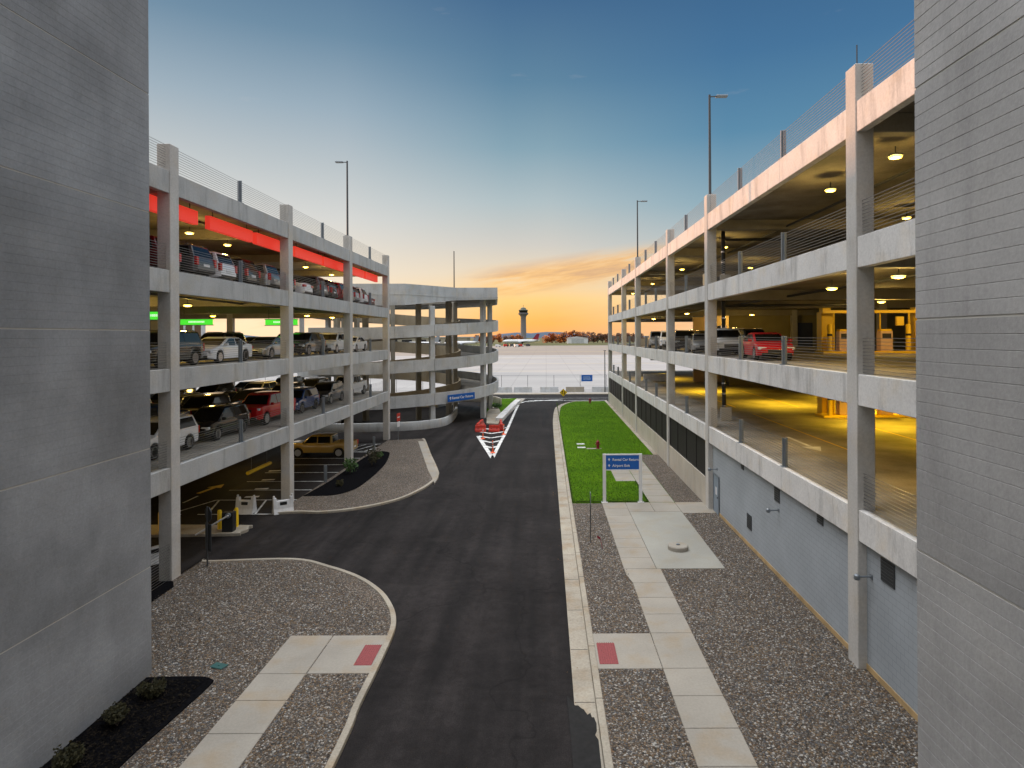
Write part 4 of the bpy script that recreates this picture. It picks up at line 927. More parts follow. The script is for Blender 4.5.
# ---------------------------------------------------------------- cars
PAINT = {'white': plain('white_car_paint', (.84, .85, .86), .3, 0, .9), 'black': plain('black_car_paint', (.008, .008, .009), .25, 0, 1), 'red': plain('red_car_paint', (.50, .008, .012), .45, 0, .45),
         'silver': plain('silver_car_paint', (.36, .37, .38), .3, .6, .8), 'grey': plain('grey_car_paint', (.09, .095, .10), .3, .5, .9), 'blue': plain('blue_car_paint', (.02, .06, .20), .3, .3, .9),
         'gold': plain('gold_car_paint', (.40, .27, .08), .35, .2, .8), 'maroon': plain('maroon_car_paint', (.13, .008, .012), .3, .2, .9)}
def car(kind):
    t = bpy.data.objects.new({'sedan': 'sedan_car', 'suv': 'suv_car', 'pickup': 'pickup_truck'}[kind], None); COL.objects.link(t)
    if kind == 'sedan':
        Ln, W, wr, wx = 4.85, 1.84, .335, (-1.38, 1.45); belt = .93
        top = [(-2.42, .62), (-2.38, .86), (-2.25, .98), (-1.7, 1.02), (-1.0, .96), (1.0, .95), (1.3, .96), (1.9, .85), (2.25, .74), (2.40, .60), (2.43, .5)]
        cab = ((-2.0, 1.35), (-.95, .15), belt - .03, 1.44); sill = .24
    elif kind == 'suv':
        Ln, W, wr, wx = 4.75, 1.92, .37, (-1.36, 1.40); belt = 1.07
        top = [(-2.37, .7), (-2.34, 1.0), (-2.28, 1.08), (-1.5, 1.08), (1.0, 1.06), (1.35, 1.07), (2.0, .98), (2.28, .86), (2.37, .68), (2.39, .55)]
        cab = ((-2.28, 1.3), (-1.98, .28), belt - .03, 1.74); sill = .32
    else:
        Ln, W, wr, wx = 5.85, 2.02, .43, (-1.75, 1.88); belt = 1.22
        top = [(-2.92, 1.0), (-2.9, 1.32), (-1.2, 1.32), (-1.15, 1.26), (.9, 1.26), (1.4, 1.29), (2.5, 1.27), (2.84, 1.22), (2.91, 1.1), (2.93, .7)]
        cab = ((-1.18, 1.62), (-1.05, .75), belt - .0, 1.98); sill = .45
    def interp(tab, x):
        if x <= tab[0][0]: return tab[0][1]
        for (a, b), (c, d) in zip(tab, tab[1:]):
            if x <= c: return b + (d - b) * (x - a) / (c - a)
        return tab[-1][1]
    hw = W / 2; x0, x1 = top[0][0], top[-1][0]; ar = wr + .065
    xs = sorted(set([round(x0 + (x1 - x0) * i / 30, 3) for i in range(31)] + [a for a, _ in top] + [round(c + ar * math.cos(R(q)), 3) for c in wx for q in range(0, 181, 15)] + [c + s_ * (ar + .012) for c in wx for s_ in (-1, 1)]))
    rings = []
    for x in xs:
        e = min(1, (x - x0) / .35, (x1 - x) / .5); wf = hw * (.80 + .20 * max(0, 1 - (1 - max(0, e)) ** 2))
        zt = interp(top, x); zs = sill
        if e < 1: zs = sill + .06 * (1 - e)
        for c in wx:
            if abs(x - c) < ar: zs = max(zs, wr + math.sqrt(ar * ar - (x - c) ** 2))
        zs = min(zs, zt - .1); zi = zt + .015
        if kind == 'pickup' and -2.82 < x < -1.25: zi = .82
        flat = kind == 'pickup' and -2.82 < x < -1.25
        zm = zt - .10
        half = [(.55 * wf, zs), (.98 * wf, zs), (wf, zs + (zm - zs) * .4), (.995 * wf, zm), (.965 * wf, zt - .02), (.90 * wf, zt), (.88 * wf, zi if flat else zt + .005), (.45 * wf, zi if flat else zi + .012), (0, zi if flat else zi + .018)]
        rings.append([(x, y, z_) for y, z_ in half] + [(x, -y, z_) for y, z_ in half[-2::-1]])
    mb = MB(); mb.loft(rings, closed=True); body = mb.build('body', PAINT['silver'], t, smooth=35)
    (b0, b1), (r0, r1), zb, zr = cab
    wb, wt = hw * .93, hw * .74
    def ring(x_a, x_b, w_, z_): return [(x_a, -w_, z_), (x_b, -w_, z_), (x_b, w_, z_), (x_a, w_, z_)]
    mb = MB(); mb.loft([ring(b0, b1, wb, zb), ring(r0 - .02, r1 + .05, wt + .02, zr - .05), ring(r0 + .12, r1 - .1, wt - .12, zr)])
    mb.build('cabin', PAINT['silver'], t, bevel=.035, smooth=50)
    zr2 = zr - .05; ra, rb, wt2 = r0 - .02, r1 + .05, wt + .02
    def lerp3(f): return (b0 + (ra - b0) * f, b1 + (rb - b1) * f, wb + (wt2 - wb) * f, zb + (zr2 - zb) * f)
    lo, hi = lerp3(.14 if kind != 'pickup' else .1), lerp3(.90); e = .012
    mb = MB(); i_ = .09; mb.quad((lo[1] + e, -lo[2] + i_, lo[3]), (lo[1] + e, lo[2] - i_, lo[3]), (hi[1] + e, hi[2] - i_, hi[3]), (hi[1] + e, -hi[2] + i_, hi[3])); mb.build('windscreen', M['glass'], t)
    mb = MB(); mb.quad((lo[0] - e, -lo[2] + i_, lo[3]), (lo[0] - e, lo[2] - i_, lo[3]), (hi[0] - e, hi[2] - i_, hi[3]), (hi[0] - e, -hi[2] + i_, hi[3])); mb.build('rear_window', M['glass'], t)
    mid_ = (b0 + b1) / 2 - .05
    for s_ in (-1, 1):
        for seg_ in ((0, 1), (1, 2)):
            fr_ = [(lo[0] + .2, hi[0] + .14), (mid_ - .04, mid_ - .04)] if seg_[0] == 0 else [(mid_ + .04, mid_ + .04), (lo[1] - .2, hi[1] - .1)]
            a, b = fr_[0], fr_[1]
            mb = MB(); mb.quad((a[0], s_ * (lo[2] + e), lo[3]), (b[0], s_ * (lo[2] + e), lo[3]), (b[1], s_ * (hi[2] + e), hi[3]), (a[1], s_ * (hi[2] + e), hi[3])); mb.build('side_window', M['glass'], t)
        xm = lo[1] - .25; mb = MB(); mb.box(xm, xm + .14, s_ * (hw + .1) - .1, s_ * (hw + .1) + .1, zb + .04, zb + .2); mb.build('mirror', PAINT['silver'], t, bevel=.03)
        hz = interp(top, x1 - .2) - .12
        mb = MB(); mb.box(x1 - .42, x1 - .06, s_ * hw * .74 - .2, s_ * hw * .74 + .2, hz - .08, hz + .07); mb.build('headlight', M['headlamp'], t, bevel=.03)
        tz = interp(top, x0 + .1) - (.14 if kind != 'suv' else .1)
        mb = MB()
        if kind == 'sedan': mb.box(x0 - .005, x0 + .25, s_ * hw * .72 - .22, s_ * hw * .72 + .2, tz - .06, tz + .1)
        else: mb.box(x0 - .02, x0 + .2, s_ * hw * .8 - .11, s_ * hw * .8 + .1, tz - .3, tz + .12)
        mb.build('taillight', M['taillamp'], t, bevel=.02)
        for c in wx:
            yy = s_ * (hw - .11)
            mb = MB(); mb.lathe([(wr * .6, -.1), (wr * .95, -.11), (wr, -.07), (wr, .07), (wr * .95, .11), (wr * .6, .1)], 20, axis='Y'); wl_ = mb.build('wheel', M['tyre'], t, smooth=40); wl_.location = (c, yy, wr)
            mb = MB(); mb.lathe([(wr * .66, -.09), (wr * .66, .09)], 18, M['wheelarch'], axis='Y'); mb.lathe([(wr * .68, .07), (wr * .68, .115), (wr * .6, .115), (wr * .6, .09)], 18, M['rim'], axis='Y'); mb.lathe([(wr * .68, -.115), (wr * .68, -.07), (wr * .6, -.09), (wr * .6, -.115)], 18, M['rim'], axis='Y')
            for q in range(5):
                th = q * 2 * math.pi / 5; dx, dz = math.cos(th), math.sin(th)
                for sy in (-1, 1):
                    mb.add([(dx * wr * .62 - dz * .035, sy * .105, dz * wr * .62 + dx * .035), (dx * wr * .62 + dz * .035, sy * .105, dz * wr * .62 - dx * .035), (dz * .05, sy * .112, -dx * .05), (-dz * .05, sy * .112, dx * .05)], [(0, 1, 2, 3)], M['rim'])
            mb.build('rim', None, wl_, recalc=False)
    gz = interp(top, x1 - .1); mb = MB(); mb.box(x1 - .1, x1 + .012, -hw * .48, hw * .48, gz - (.34 if kind != 'sedan' else .26), gz - .1); mb.build('grille', M['grille'], t, bevel=.02)
    mb = MB(); mb.box(x1 - .16, x1 + .03, -hw * .8, hw * .8, sill + .03, sill + .17); mb.build('front_bumper', M['grille'] if kind != 'pickup' else M['chrome'], t, bevel=.03)
    mb = MB(); mb.box(x0 - .03, x0 + .15, -hw * .78, hw * .78, sill + .03, sill + .16); mb.build('rear_bumper', M['grille'] if kind != 'pickup' else M['chrome'], t, bevel=.03)
    mb = MB(); mb.box(x0 - .012, x0 + .02, -.26, .26, sill + .32, sill + .46); mb.build('number_plate', M['white'], t)
    mb = MB(); mb.box(x0 + .3, x1 - .3, -hw * .7, hw * .7, sill - .06, sill + .12); mb.build('underbody', M['wheelarch'], t)
    if kind == 'suv':
        for s_ in (-1, 1): mb = MB(); mb.tube((r0 + .2, s_ * wt * .9, zr + .03), (r1 - .1, s_ * wt * .9, zr + .03), .02, 6); mb.build('roof_rail', M['chrome'], t)
    return t
PROTO = {k: car(k) for k in ('sedan', 'suv', 'pickup')}
for p in PROTO.values(): remember(p)
used = set(); TINTED = {'body', 'cabin', 'mirror'}
def place_car(kind, colr, x, y, z, fwd, label, group, lean=0):
    """fwd: heading in degrees from +X"""
    o = PROTO[kind] if kind not in used else copy_tree(PROTO[kind])
    first = kind not in used; used.add(kind)
    o.location = (x, y, z); o.rotation_euler = (0, 0, R(fwd)); tag(o, label, 'car' if kind != 'pickup' else 'pickup truck', group)
    pend.append((o, PAINT[colr]))
    return o
pend = []
NM = {'sedan': 'sedan', 'suv': 'SUV', 'pickup': 'pickup'}
def queue(side, floor, x, ys, z, cars, group, lane, fwd=-90):
    for i, (y, (k, c)) in enumerate(zip(ys, cars)):
        if i == 0: nb = f'nearest the camera'
        else: nb = f'right behind the {cars[i - 1][1]} {NM[cars[i - 1][0]]}'
        place_car(k, c, x + random.uniform(-.1, .1), y, z, fwd + random.uniform(-1.5, 1.5), f'{c} {NM[k]} in {lane} of {side} garage {floor}, {nb}', group)
g = 'cars queued on the decks of the left garage'
fz = -.03
Y6 = [30.4, 35.9, 42.3, 48.0, 54.3, 60.5]
queue('left', 'lowest deck', -19.2, Y6, LT[3] + fz, [('suv', 'white'), ('suv', 'black'), ('pickup', 'red'), ('suv', 'blue'), ('suv', 'grey'), ('pickup', 'white')], g, 'outer lane')
queue('left', 'lowest deck', -22.4, [y - 1.2 for y in Y6], LT[3] + fz, [('suv', 'silver'), ('pickup', 'blue'), ('pickup', 'black'), ('suv', 'black'), ('suv', 'black'), ('suv', 'grey')], g, 'second lane')
queue('left', 'lowest deck', -25.7, [y + .9 for y in Y6], LT[3] + fz, [('suv', 'grey'), ('suv', 'black'), ('suv', 'grey'), ('sedan', 'black'), ('suv', 'white'), ('suv', 'black')], g, 'third lane')
queue('left', 'lowest deck', -29.0, [y - .3 for y in Y6], LT[3] + fz, [('suv', 'black'), ('suv', 'grey'), ('suv', 'silver'), ('suv', 'grey'), ('suv', 'black'), ('sedan', 'grey')], g, 'fourth lane')
queue('left', 'lowest deck', -36.0, [y - .3 for y in Y6][1:], LT[3] + fz, [('suv', 'grey'), ('suv', 'black'), ('suv', 'silver'), ('suv', 'black'), ('suv', 'grey')], g, 'fifth lane')
queue('left', 'middle deck', -18.85, [30.2, 35.5, 41.9, 48.2, 54.2, 60.2], LT[2] + fz, [('suv', 'black'), ('sedan', 'white'), ('sedan', 'silver'), ('suv', 'black'), ('suv', 'white'), ('sedan', 'white')], g, 'outer lane')
queue('left', 'middle deck', -22.2, [y - .5 for y in Y6], LT[2] + fz, [('sedan', 'grey'), ('sedan', 'black'), ('suv', 'grey'), ('sedan', 'black'), ('suv', 'silver'), ('sedan', 'grey')], g, 'second lane')
queue('left', 'middle deck', -25.5, [y + .7 for y in Y6], LT[2] + fz, [('suv', 'black'), ('suv', 'black'), ('sedan', 'grey'), ('suv', 'black'), ('sedan', 'silver'), ('suv', 'black')], g, 'third lane')
roofc = [('suv', 'black'), ('suv', 'maroon'), ('suv', 'grey'), ('suv', 'white'), ('suv', 'black'), ('suv', 'silver'), ('suv', 'black'), ('sedan', 'white'), ('suv', 'grey'), ('suv', 'black'), ('suv', 'red'), ('suv', 'silver'), ('suv', 'white'), ('sedan', 'maroon')]
for i, (k, c) in enumerate(roofc):
    y = 25.9 + 2.78 * i
    nb = 'nearest the tower' if i == 0 else f'next to the {roofc[i - 1][1]} {NM[roofc[i - 1][0]]}'
    place_car(k, c, -19.7 + random.uniform(-.2, .2), y, LT[1] + fz, 180 + random.uniform(-3, 3), f'{c} {NM[k]} parked tail out on left garage top floor, {nb}, {ordn[i] if i < 9 else ["tenth", "eleventh", "twelfth", "thirteenth", "fourteenth"][i - 9]}', 'cars parked tail out on the left top floor')
place_car('pickup', 'gold', -20.25, GA(330, 455.5)[1], RZ, 180, 'gold pickup truck parked under the left garage, facing left', 'vehicles under the left garage')
g = 'cars queued in the right garage'
queue('right', 'middle deck', 11.9, [33.4, 40.6, 47.0, 53.2, 59.5, 65.5], RT[2] + fz, [('sedan', 'red'), ('suv', 'white'), ('sedan', 'silver'), ('suv', 'black'), ('suv', 'white'), ('suv', 'silver')], g, 'outer lane', -97)
queue('right', 'middle deck', 15.2, [45.5, 52, 58.5, 64], RT[2] + fz, [('suv', 'grey'), ('sedan', 'silver'), ('suv', 'black'), ('suv', 'grey')], g, 'inner lane')
def tint(o, m):
    for c in o.children:
        if c.name.split('.')[0] in TINTED:
            c.material_slots[0].link = 'OBJECT'; c.material_slots[0].material = m
bpy.context.view_layer.update()
for o, m in pend: tint(o, m)
# labels must differ: drop any accidental repeats
seen = {}
for o, m in pend:
    l = o['label']
    if l in seen: print('DUP LABEL', l)
    seen[l] = 1

# ---------------------------------------------------------------- fuel islands in the right garage
for zt, floor in ((RT[2] - .03, 'middle deck'), (RT[3] - .03, 'lowest deck')):
    mb = MB(); mb.box(18.6, 34, 41.6, 43.0, zt, zt + .16); o = tag(mb.build('fuel_island', M['yellow'], bevel=.03), f'long yellow kerbed fuel island on the {floor} of right garage', 'fuel island')
    for k, x in enumerate((20.3, 23.1, 25.8, 28.5)):
        t = empty('fuel_dispenser', f'{ordn[k]} fuel dispenser from the road on the {floor} fuel island', 'fuel dispenser', (x, 42.3, zt + .16), group='fuel dispensers in the right garage')
        mb = MB(); mb.box(-.42, .42, -.28, .28, 0, 1.35); mb.build('cabinet', M['pump'], t, bevel=.03)
        mb = MB(); mb.box(-.3, .3, -.3, -.281, .85, 1.2); mb.build('display', M['black'], t)
        mb = MB(); mb.box(-.36, .36, -.24, .24, 1.351, 1.5); mb.build('top', M['yellow'], t, bevel=.02)
        mb = MB(); mb.tube((.46, 0, 1.1), (.5, -.1, .4), .03, 6); mb.build('hose', M['black'], t)
    for k, x in enumerate((19.1, 21.7, 24.4, 27.2)):
        t = empty('bollard', f'yellow guard post on the {floor} fuel island, {ordn[k]} from the road', 'bollard', (x, 41.75, zt), group='yellow guard posts on the fuel islands')
        mb = MB(); mb.lathe([(.16, 0), (.16, 1.9), (.1, 2.0)], 12); mb.build('post', M['yellow'], t, smooth=40); mb = MB(); mb.lathe([(.165, 1.2), (.165, 1.35)], 12); mb.build('band', M['black'], t)
    for k, x in enumerate((19.8, 26.3)):
        mb = MB(); mb.box(x - .42, x + .42, 43.6, 44.4, zt, zt + 2.9); mb.box(x - .3, x + .3, 43.7, 44.3, zt + 2.9, zt + 3.2)
        P0(mb.build('pump_column', M['yellow'], bevel=.03), rg)
    mb = MB(); mb.box(18.8, 34, 42.1, 42.5, zt + 2.75, zt + 2.95)
    for k in range(9): mb.tube((19.5 + 1.7 * k, 42.0 + .25 * (k % 3), zt + .2), (19.5 + 1.7 * k, 42.0 + .25 * (k % 3), zt + 2.75), .05, 6)
    for k in range(4): mb.box(20.6 + 3.1 * k, 21.1 + 3.1 * k, 41.9, 42.05, zt + 1.9, zt + 2.5)
    P0(mb.build('pipe_rack', M['yellow']), rg)
    t = empty('traffic_barrier', f'white barrier block standing inside the far end of {floor}, right garage', 'barrier', (13.5, 76 if floor == 'lowest deck' else 83, zt))
    mb = MB(); mb.box(-1.6, 1.6, -.3, .3, 0, .45); mb.box(-1.6, 1.6, -.15, .15, .45, .9); mb.build('block', M['offwhite'], t, bevel=.03)
mb = MB()
for y in (30, 48): 
    mb.box(14.6, 14.7, y, y + 14, RT[3] - .028, RT[3] - .025); mb.box(19.5, 19.6, y, y + 14, RT[3] - .028, RT[3] - .025)
P0(mb.build('deck_marking', M['paint_y']), rg)
mb = MB(); mb.box(13.1, 13.3, 31, 34, RT[3] - .027, RT[3] - .024); mb.add([(12.7, 31, RT[3] - .0255), (13.7, 31, RT[3] - .0255), (13.2, 29.8, RT[3] - .0255)], [(0, 1, 2)]); P0(mb.build('deck_arrow', M['paint']), rg)

# ---------------------------------------------------------------- airfield fence, blocks, signs
fy = 120.5
t = empty('chain_link_fence', 'tall wire fence along the edge of the airfield apron', 'fence', (0, fy, 0))
for i in range(27):
    x = -75 + 5.1 * i
    mb = MB(); mb.tube((x, fy, -.2), (x, fy, 3.0), .035, 6); P0(mb.build('fence_post', M['steel_dark'], smooth=40), t)
mb = MB(); mb.tube((-75, fy, 3.0), (60, fy, 3.0), .022, 6); mb.tube((-75, fy, .1), (60, fy, .1), .02, 6); P0(mb.build('rail', M['steel']), t)
mb = MB()
for i in range(12): mb.tube((-75, fy + .03, .3 + .24 * i), (60, fy + .03, .3 + .24 * i), .006, 4)
P0(mb.build('wire', M['steel']), t)
lbs = ['pale concrete block, {} from the left, in the row before the airfield fence']
bi = 0
for px in (481, 503, 523, 549.4, 575, 601, 622):
    a, b = ray(px, 391.3); Y = 118.6; X = a / F * Y; dark = abs(px - 575) < 2
    t = empty('barrier_block', ('dark' if dark else 'pale') + f' concrete barrier before the airfield fence, {ordn[bi]} from the left', 'barrier', (X, Y, 0), group='concrete barriers before the airfield fence'); bi += 1
    mb = MB(); wd = 1.75; mb.loft([[(f, -.3, -.14), (f, .3, -.14), (f, .22, .25), (f, .1, .85), (f, -.1, .85), (f, -.22, .25)] for f in (-wd, -.02)]); mb.build('barrier_half', M['conc_int'] if dark else M['conc_helix'], t, bevel=.02)
    mb = MB(); mb.loft([[(f, -.3, -.14), (f, .3, -.14), (f, .22, .25), (f, .1, .85), (f, -.1, .85), (f, -.22, .25)] for f in (.02, wd)]); mb.build('barrier_half', M['conc_int'] if dark else M['conc_helix'], t, bevel=.02)
a0, b0_ = ray(581.3, 374.8); a1, b1_ = ray(592.5, 381.3)
t = empty('fence_sign', 'blue sign board hanging on the airfield fence', 'sign', ((a0 + a1) / 2 / F * (fy - .1), fy - .1, H - (b0_ + b1_) / 2 / F * fy))
mb = MB(); mb.box(-1.08, 1.08, -.02, .02, -.62, .62); mb.build('sign_panel', M['blue_sign'], t)
mb = MB(); rng = random.Random(5)
for zz, e_ in ((.22, .5), (-.02, .75), (-.24, .75)):
    xx = -.7
    while xx < e_: ww = rng.uniform(.08, .2); mb.box(xx, xx + ww, -.03, -.021, zz - .05, zz + .07); xx += ww + .05
mb.build('lettering', plain('pale_blue_letters', (.4, .55, .75), .5), t)
a, b = ray(605, 391.5); mb = MB(); mb.tube((0, 0, -.2), (0, 0, 7.8), .11, 8, r2=.08); o = mb.build('utility_pole', M['steel_dark'], smooth=40); o.location = (a / F * 118, 118, 0); tag(o, 'slim grey pole standing before the airfield fence', 'pole')
mb = MB(); mb.box(-.25, .25, -.1, .1, 7.7, 7.8); P0_ = mb.build('pole_cap', M['steel_dark'], o)

# ---------------------------------------------------------------- far airport
t = empty('control_tower', 'slender airport control tower against the orange horizon', 'control tower', (-54.6, 1500, 0))
mb = MB(); mb.lathe([(9, -.3), (7.2, 6), (6.6, 40), (6.4, 56), (8, 60), (11.5, 63)], 12); mb.build('shaft', plain('tower_shaft', (.2, .19, .2), .8), t, smooth=25)
mb = MB(); mb.lathe([(12, 63), (12.2, 66.5), (10.5, 67)], 12); mb.build('gallery', plain('tower_gallery', (.16, .15, .16), .8), t)
mb = MB(); mb.lathe([(9.8, 67), (11, 72.5)], 12); mb.build('cab_glass', M['glass'], t)
mb = MB(); mb.lathe([(11.4, 72.5), (11.4, 74), (7, 75.2), (6.5, 78), (3, 80)], 12); mb.build('cab_roof', plain('cab_roof', (.14, .15, .12), .7), t)
mb = MB(); mb.tube((0, 0, 80), (0, 0, 86), .4, 6); mb.build('mast', M['steel_dark'], t)
def hill(pts, y, dep, name='hills'):
    mb = MB(); rings = []
    for x, h_ in pts: rings.append([(x, y - dep, -1), (x, y - dep * .3, h_ * .8), (x, y, h_), (x, y + dep, -1)])
    mb.loft(rings, closed=False, caps=False); return struct(mb.build(name, M['hill'], smooth=60))
pts = [(-2500 + 100 * i, 12 + 16 * math.sin(i * .55) + 9 * math.sin(i * 1.7 + 1) + (16 if 21 < i < 26 else 0)) for i in range(51)]
hill([(x, max(8, h_)) for x, h_ in pts], 4200, 500)
# airliners
def airliner(x, y, rz, label, sc=1.0, tailm=None):
    t = empty('airliner', label, 'airliner', (x, y, -.1), R(rz), 'airliners parked on the apron'); t.scale = (sc, sc, sc)
    mb = MB(); prof = [(.05, -20), (.9, -19.2), (1.6, -17.5), (1.95, -14), (1.95, 8), (1.6, 13), (.9, 18), (.25, 20)]
    rings = []
    for r, xx in prof:
        up_ = .9 * max(0, (xx - 8) / 12)
        rings.append([(xx, r * math.cos(2 * math.pi * i / 12), 3.4 + up_ + r * math.sin(2 * math.pi * i / 12)) for i in range(12)])
    mb.loft(rings); mb.build('fuselage', M['white'], t, smooth=40)
    mb = MB(); mb.loft([[(11.5, -.15, 5), (18.5, -.15, 5), (18.5, .15, 5), (11.5, .15, 5)], [(17, -.1, 11.5), (20, -.1, 11.5), (20, .1, 11.5), (17, .1, 11.5)]]); mb.build('tail_fin', tailm or M['steel'], t)
    for s_ in (-1, 1):
        mb = MB(); mb.loft([[(-4, s_ * 1.6, 2.6), (3, s_ * 1.6, 2.6), (3, s_ * 1.6, 2.9), (-4, s_ * 1.6, 2.9)], [(5, s_ * 17, 3.8), (7, s_ * 17, 3.8), (7, s_ * 17, 3.95), (5, s_ * 17, 3.95)]]); mb.build('wing', M['white'], t)
        mb = MB(); mb.loft([[(15, s_ * .6, 4.6), (18, s_ * .6, 4.6), (18, s_ * .6, 4.75), (15, s_ * .6, 4.75)], [(18, s_ * 6, 5), (19.5, s_ * 6, 5), (19.5, s_ * 6, 5.1), (18, s_ * 6, 5.1)]]); mb.build('tailplane', M['white'], t)
        mb = MB(); mb.tube((-3.5, s_ * 6, 1.9), (.3, s_ * 6, 1.9), .95, 10, r2=.6); mb.build('engine', M['steel'], t)
        mb = MB(); mb.tube((1, s_ * 3, 0), (1, s_ * 3, 2.4), .45, 8); mb.build('main_gear', M['tyre'], t)
    mb = MB(); mb.tube((-15, 0, 0), (-15, 0, 2), .3, 8); mb.build('nose_gear', M['tyre'], t)
dk = plain('dark_red_fin', (.25, .01, .03), .4)
airliner(-32, 800, 8, 'white airliner with dark red tail below the control tower', 1.2, dk)
airliner(-95, 700, 20, 'white airliner seen beside the spiral ramp columns', 1.0)
airliner(-128, 640, -15, 'white airliner seen through the right side of the spiral ramp', 1.0)
airliner(-190, 700, 150, 'white airliner seen through the middle of the spiral ramp', 1.0, M['grille'])
# terminal pieces, vehicles
t = empty('far_building', 'low pale terminal building far across the apron behind the ramp', 'building', (-230, 860, 0))
mb = MB(); mb.box(-140, 120, 0, 40, -.3, 9); mb.build('wall', M['wallbase'], t); mb = MB(); mb.box(-142, 122, -2, 42, 9.01, 10); mb.build('roof', M['conc_helix'], t)
for i in range(12): mb = MB(); mb.box(-130 + 20 * i, -116 + 20 * i, -.1, -.02, 2, 6.5); mb.build('window', M['glass'], t)
for i, px in enumerate((498, 506, 512, 517, 521, 528)):
    a, b = ray(px, 345); Y = 610 + 18 * (i % 3); X = a / F * Y
    t = empty('service_vehicle', f'{["white", "red", "dark", "white", "red", "dark"][i]} ground service vehicle on the far apron, {ordn[i]} from left', 'service vehicle', (X, Y, -.13), R(10 * i), 'service vehicles on the far apron')
    mb = MB(); mb.box(-2.6, 1.0, -1.1, 1.1, .5, 2.7); mb.build('box_body', [M['white'], M['barrier_red'], M['steel_dark']][i % 3], t, bevel=.1); mb = MB(); mb.box(1.02, 2.6, -1.05, 1.05, .5, 2.0); mb.build('cab', M['glass'] if i % 2 else M['white'], t, bevel=.15)
    for wx_ in (-1.7, 1.7):
        for s_ in (-1, 1): mb = MB(); mb.lathe([(.45, -.15), (.45, .15)], 10, o=(wx_, s_ * .95, .45), axis='Y'); mb.build('wheel', M['tyre'], t)
# added block west of the left garage, shading the right facade below its roof
t = empty('far_building', 'long flat-roofed sun-blocking mass added west of the left garage', 'building', (-197, 237, 0))
mb = MB(); mb.box(-12, 12, -100, 100, -.3, 31.2); mb.build('wall', M['conc_helix'], t); mb = MB(); mb.box(-12.5, 12.5, -100.5, 100.5, 31.21, 31.8); mb.build('roof', M['conc_col'], t)
for i in range(24): mb = MB(); mb.box(12.01, 12.1, -97 + 8.1 * i, -91 + 8.1 * i, 4, 28); mb.build('window', M['glass'], t)
# hangar
t = empty('hangar', 'white metal hangar in front of the autumn trees', 'hangar', (46, 900, 0))
mb = MB(); mb.prism([(-15, 0), (15, 0), (15, 25), (-15, 25)], -.3, 7.5); mb.build('wall', M['white'], t)
mb = MB(); mb.loft([[(-15.5, y_, 7.51), (15.5, y_, 7.51), (0, y_, 9.6)] for y_ in (-.5, 25.5)]); mb.build('roof', M['offwhite'], t)
mb = MB(); mb.box(-9, 9, -.15, -.02, -.3, 6); mb.build('hangar_door', M['conc_helix'], t)
# autumn trees
def tree(x, y, h_, wd, mats, label, seed, grp):
    rng = random.Random(seed); t = empty('autumn_tree', label, 'tree', (x, y, -.3), rng.uniform(0, 6), grp)
    mb = MB(); mb.tube((0, 0, 0), (0, 0, h_ * .55), .45, 6, r2=.2)
    for k in range(5):
        th = k * 1.3; mb.tube((0, 0, h_ * (.25 + .05 * k)), (math.cos(th) * wd * .35, math.sin(th) * wd * .35, h_ * (.55 + .06 * k)), .16, 5, r2=.06)
    mb.build('trunk', M['bark'], t)
    mb = MB()
    for k in range(10):
        c = (rng.gauss(0, wd * .24), rng.gauss(0, wd * .24), h_ * rng.uniform(.2, .85)); r = wd * rng.uniform(.24, .4)
        leafball(mb, c, (r, r, r * .9), 50, 1.1, mats, rng)
    mb.build('crown', None, t, recalc=False)
rng = random.Random(11); gi = 'trees along the airfield edge'
desc = {'o': 'bright orange', 'r': 'rust red', 'b': 'brown half-bare'}
mm = {'o': [M['leaf_orange'], M['leaf_orange'], M['leaf_rust']], 'r': [M['leaf_rust'], M['leaf_orange'], M['leaf_brown']], 'b': [M['leaf_brown'], M['leaf_brown'], M['leaf_rust']]}
i = 0
row = [(2, 'o', 13), (9, 'o', 16), (15, 'r', 15), (21, 'o', 17), (28, 'r', 17), (36, 'o', 18), (43, 'r', 20), (50, 'r', 18), (57, 'b', 18), (64, 'r', 17), (71, 'b', 15), (78, 'b', 15), (85, 'b', 14), (92, 'b', 15), (99, 'b', 15), (107, 'b', 14), (115, 'b', 15), (124, 'b', 15), (133, 'b', 14), (143, 'b', 15)]
words_ = ['first', 'second', 'third', 'fourth', 'fifth', 'sixth', 'seventh', 'eighth', 'ninth', 'tenth', 'eleventh', 'twelfth', 'thirteenth', 'fourteenth', 'fifteenth', 'sixteenth', 'seventeenth', 'eighteenth', 'nineteenth', 'twentieth']
for k, (x, c, h_) in enumerate(row):
    tree(x, 940 + rng.uniform(-12, 18), h_, 11, mm[c], f'{desc[c]} tree in the row behind the white hangar, {words_[k]} from the left', 100 + k, gi)
for k, (px, c, h_) in enumerate(((500, 'o', 17), (505, 'b', 12), (512, 'b', 12), (516, 'o', 15), (519, 'r', 13), (484, 'b', 11), (493, 'r', 12), (476, 'r', 12))):
    a, b = ray(px, 343); Y = 900; tree(a / F * Y, Y + 10 * (k % 3), h_, 10, mm[c], f'{desc[c]} tree near the control tower foot, left of hangar, number {k + 1}' if False else f'{desc[c]} tree left of the control tower, {["tallest", "squat", "slight", "nearest the tower", "reddish by the tower", "far left", "behind the planes", "leftmost"][k]} one', 200 + k, gi)

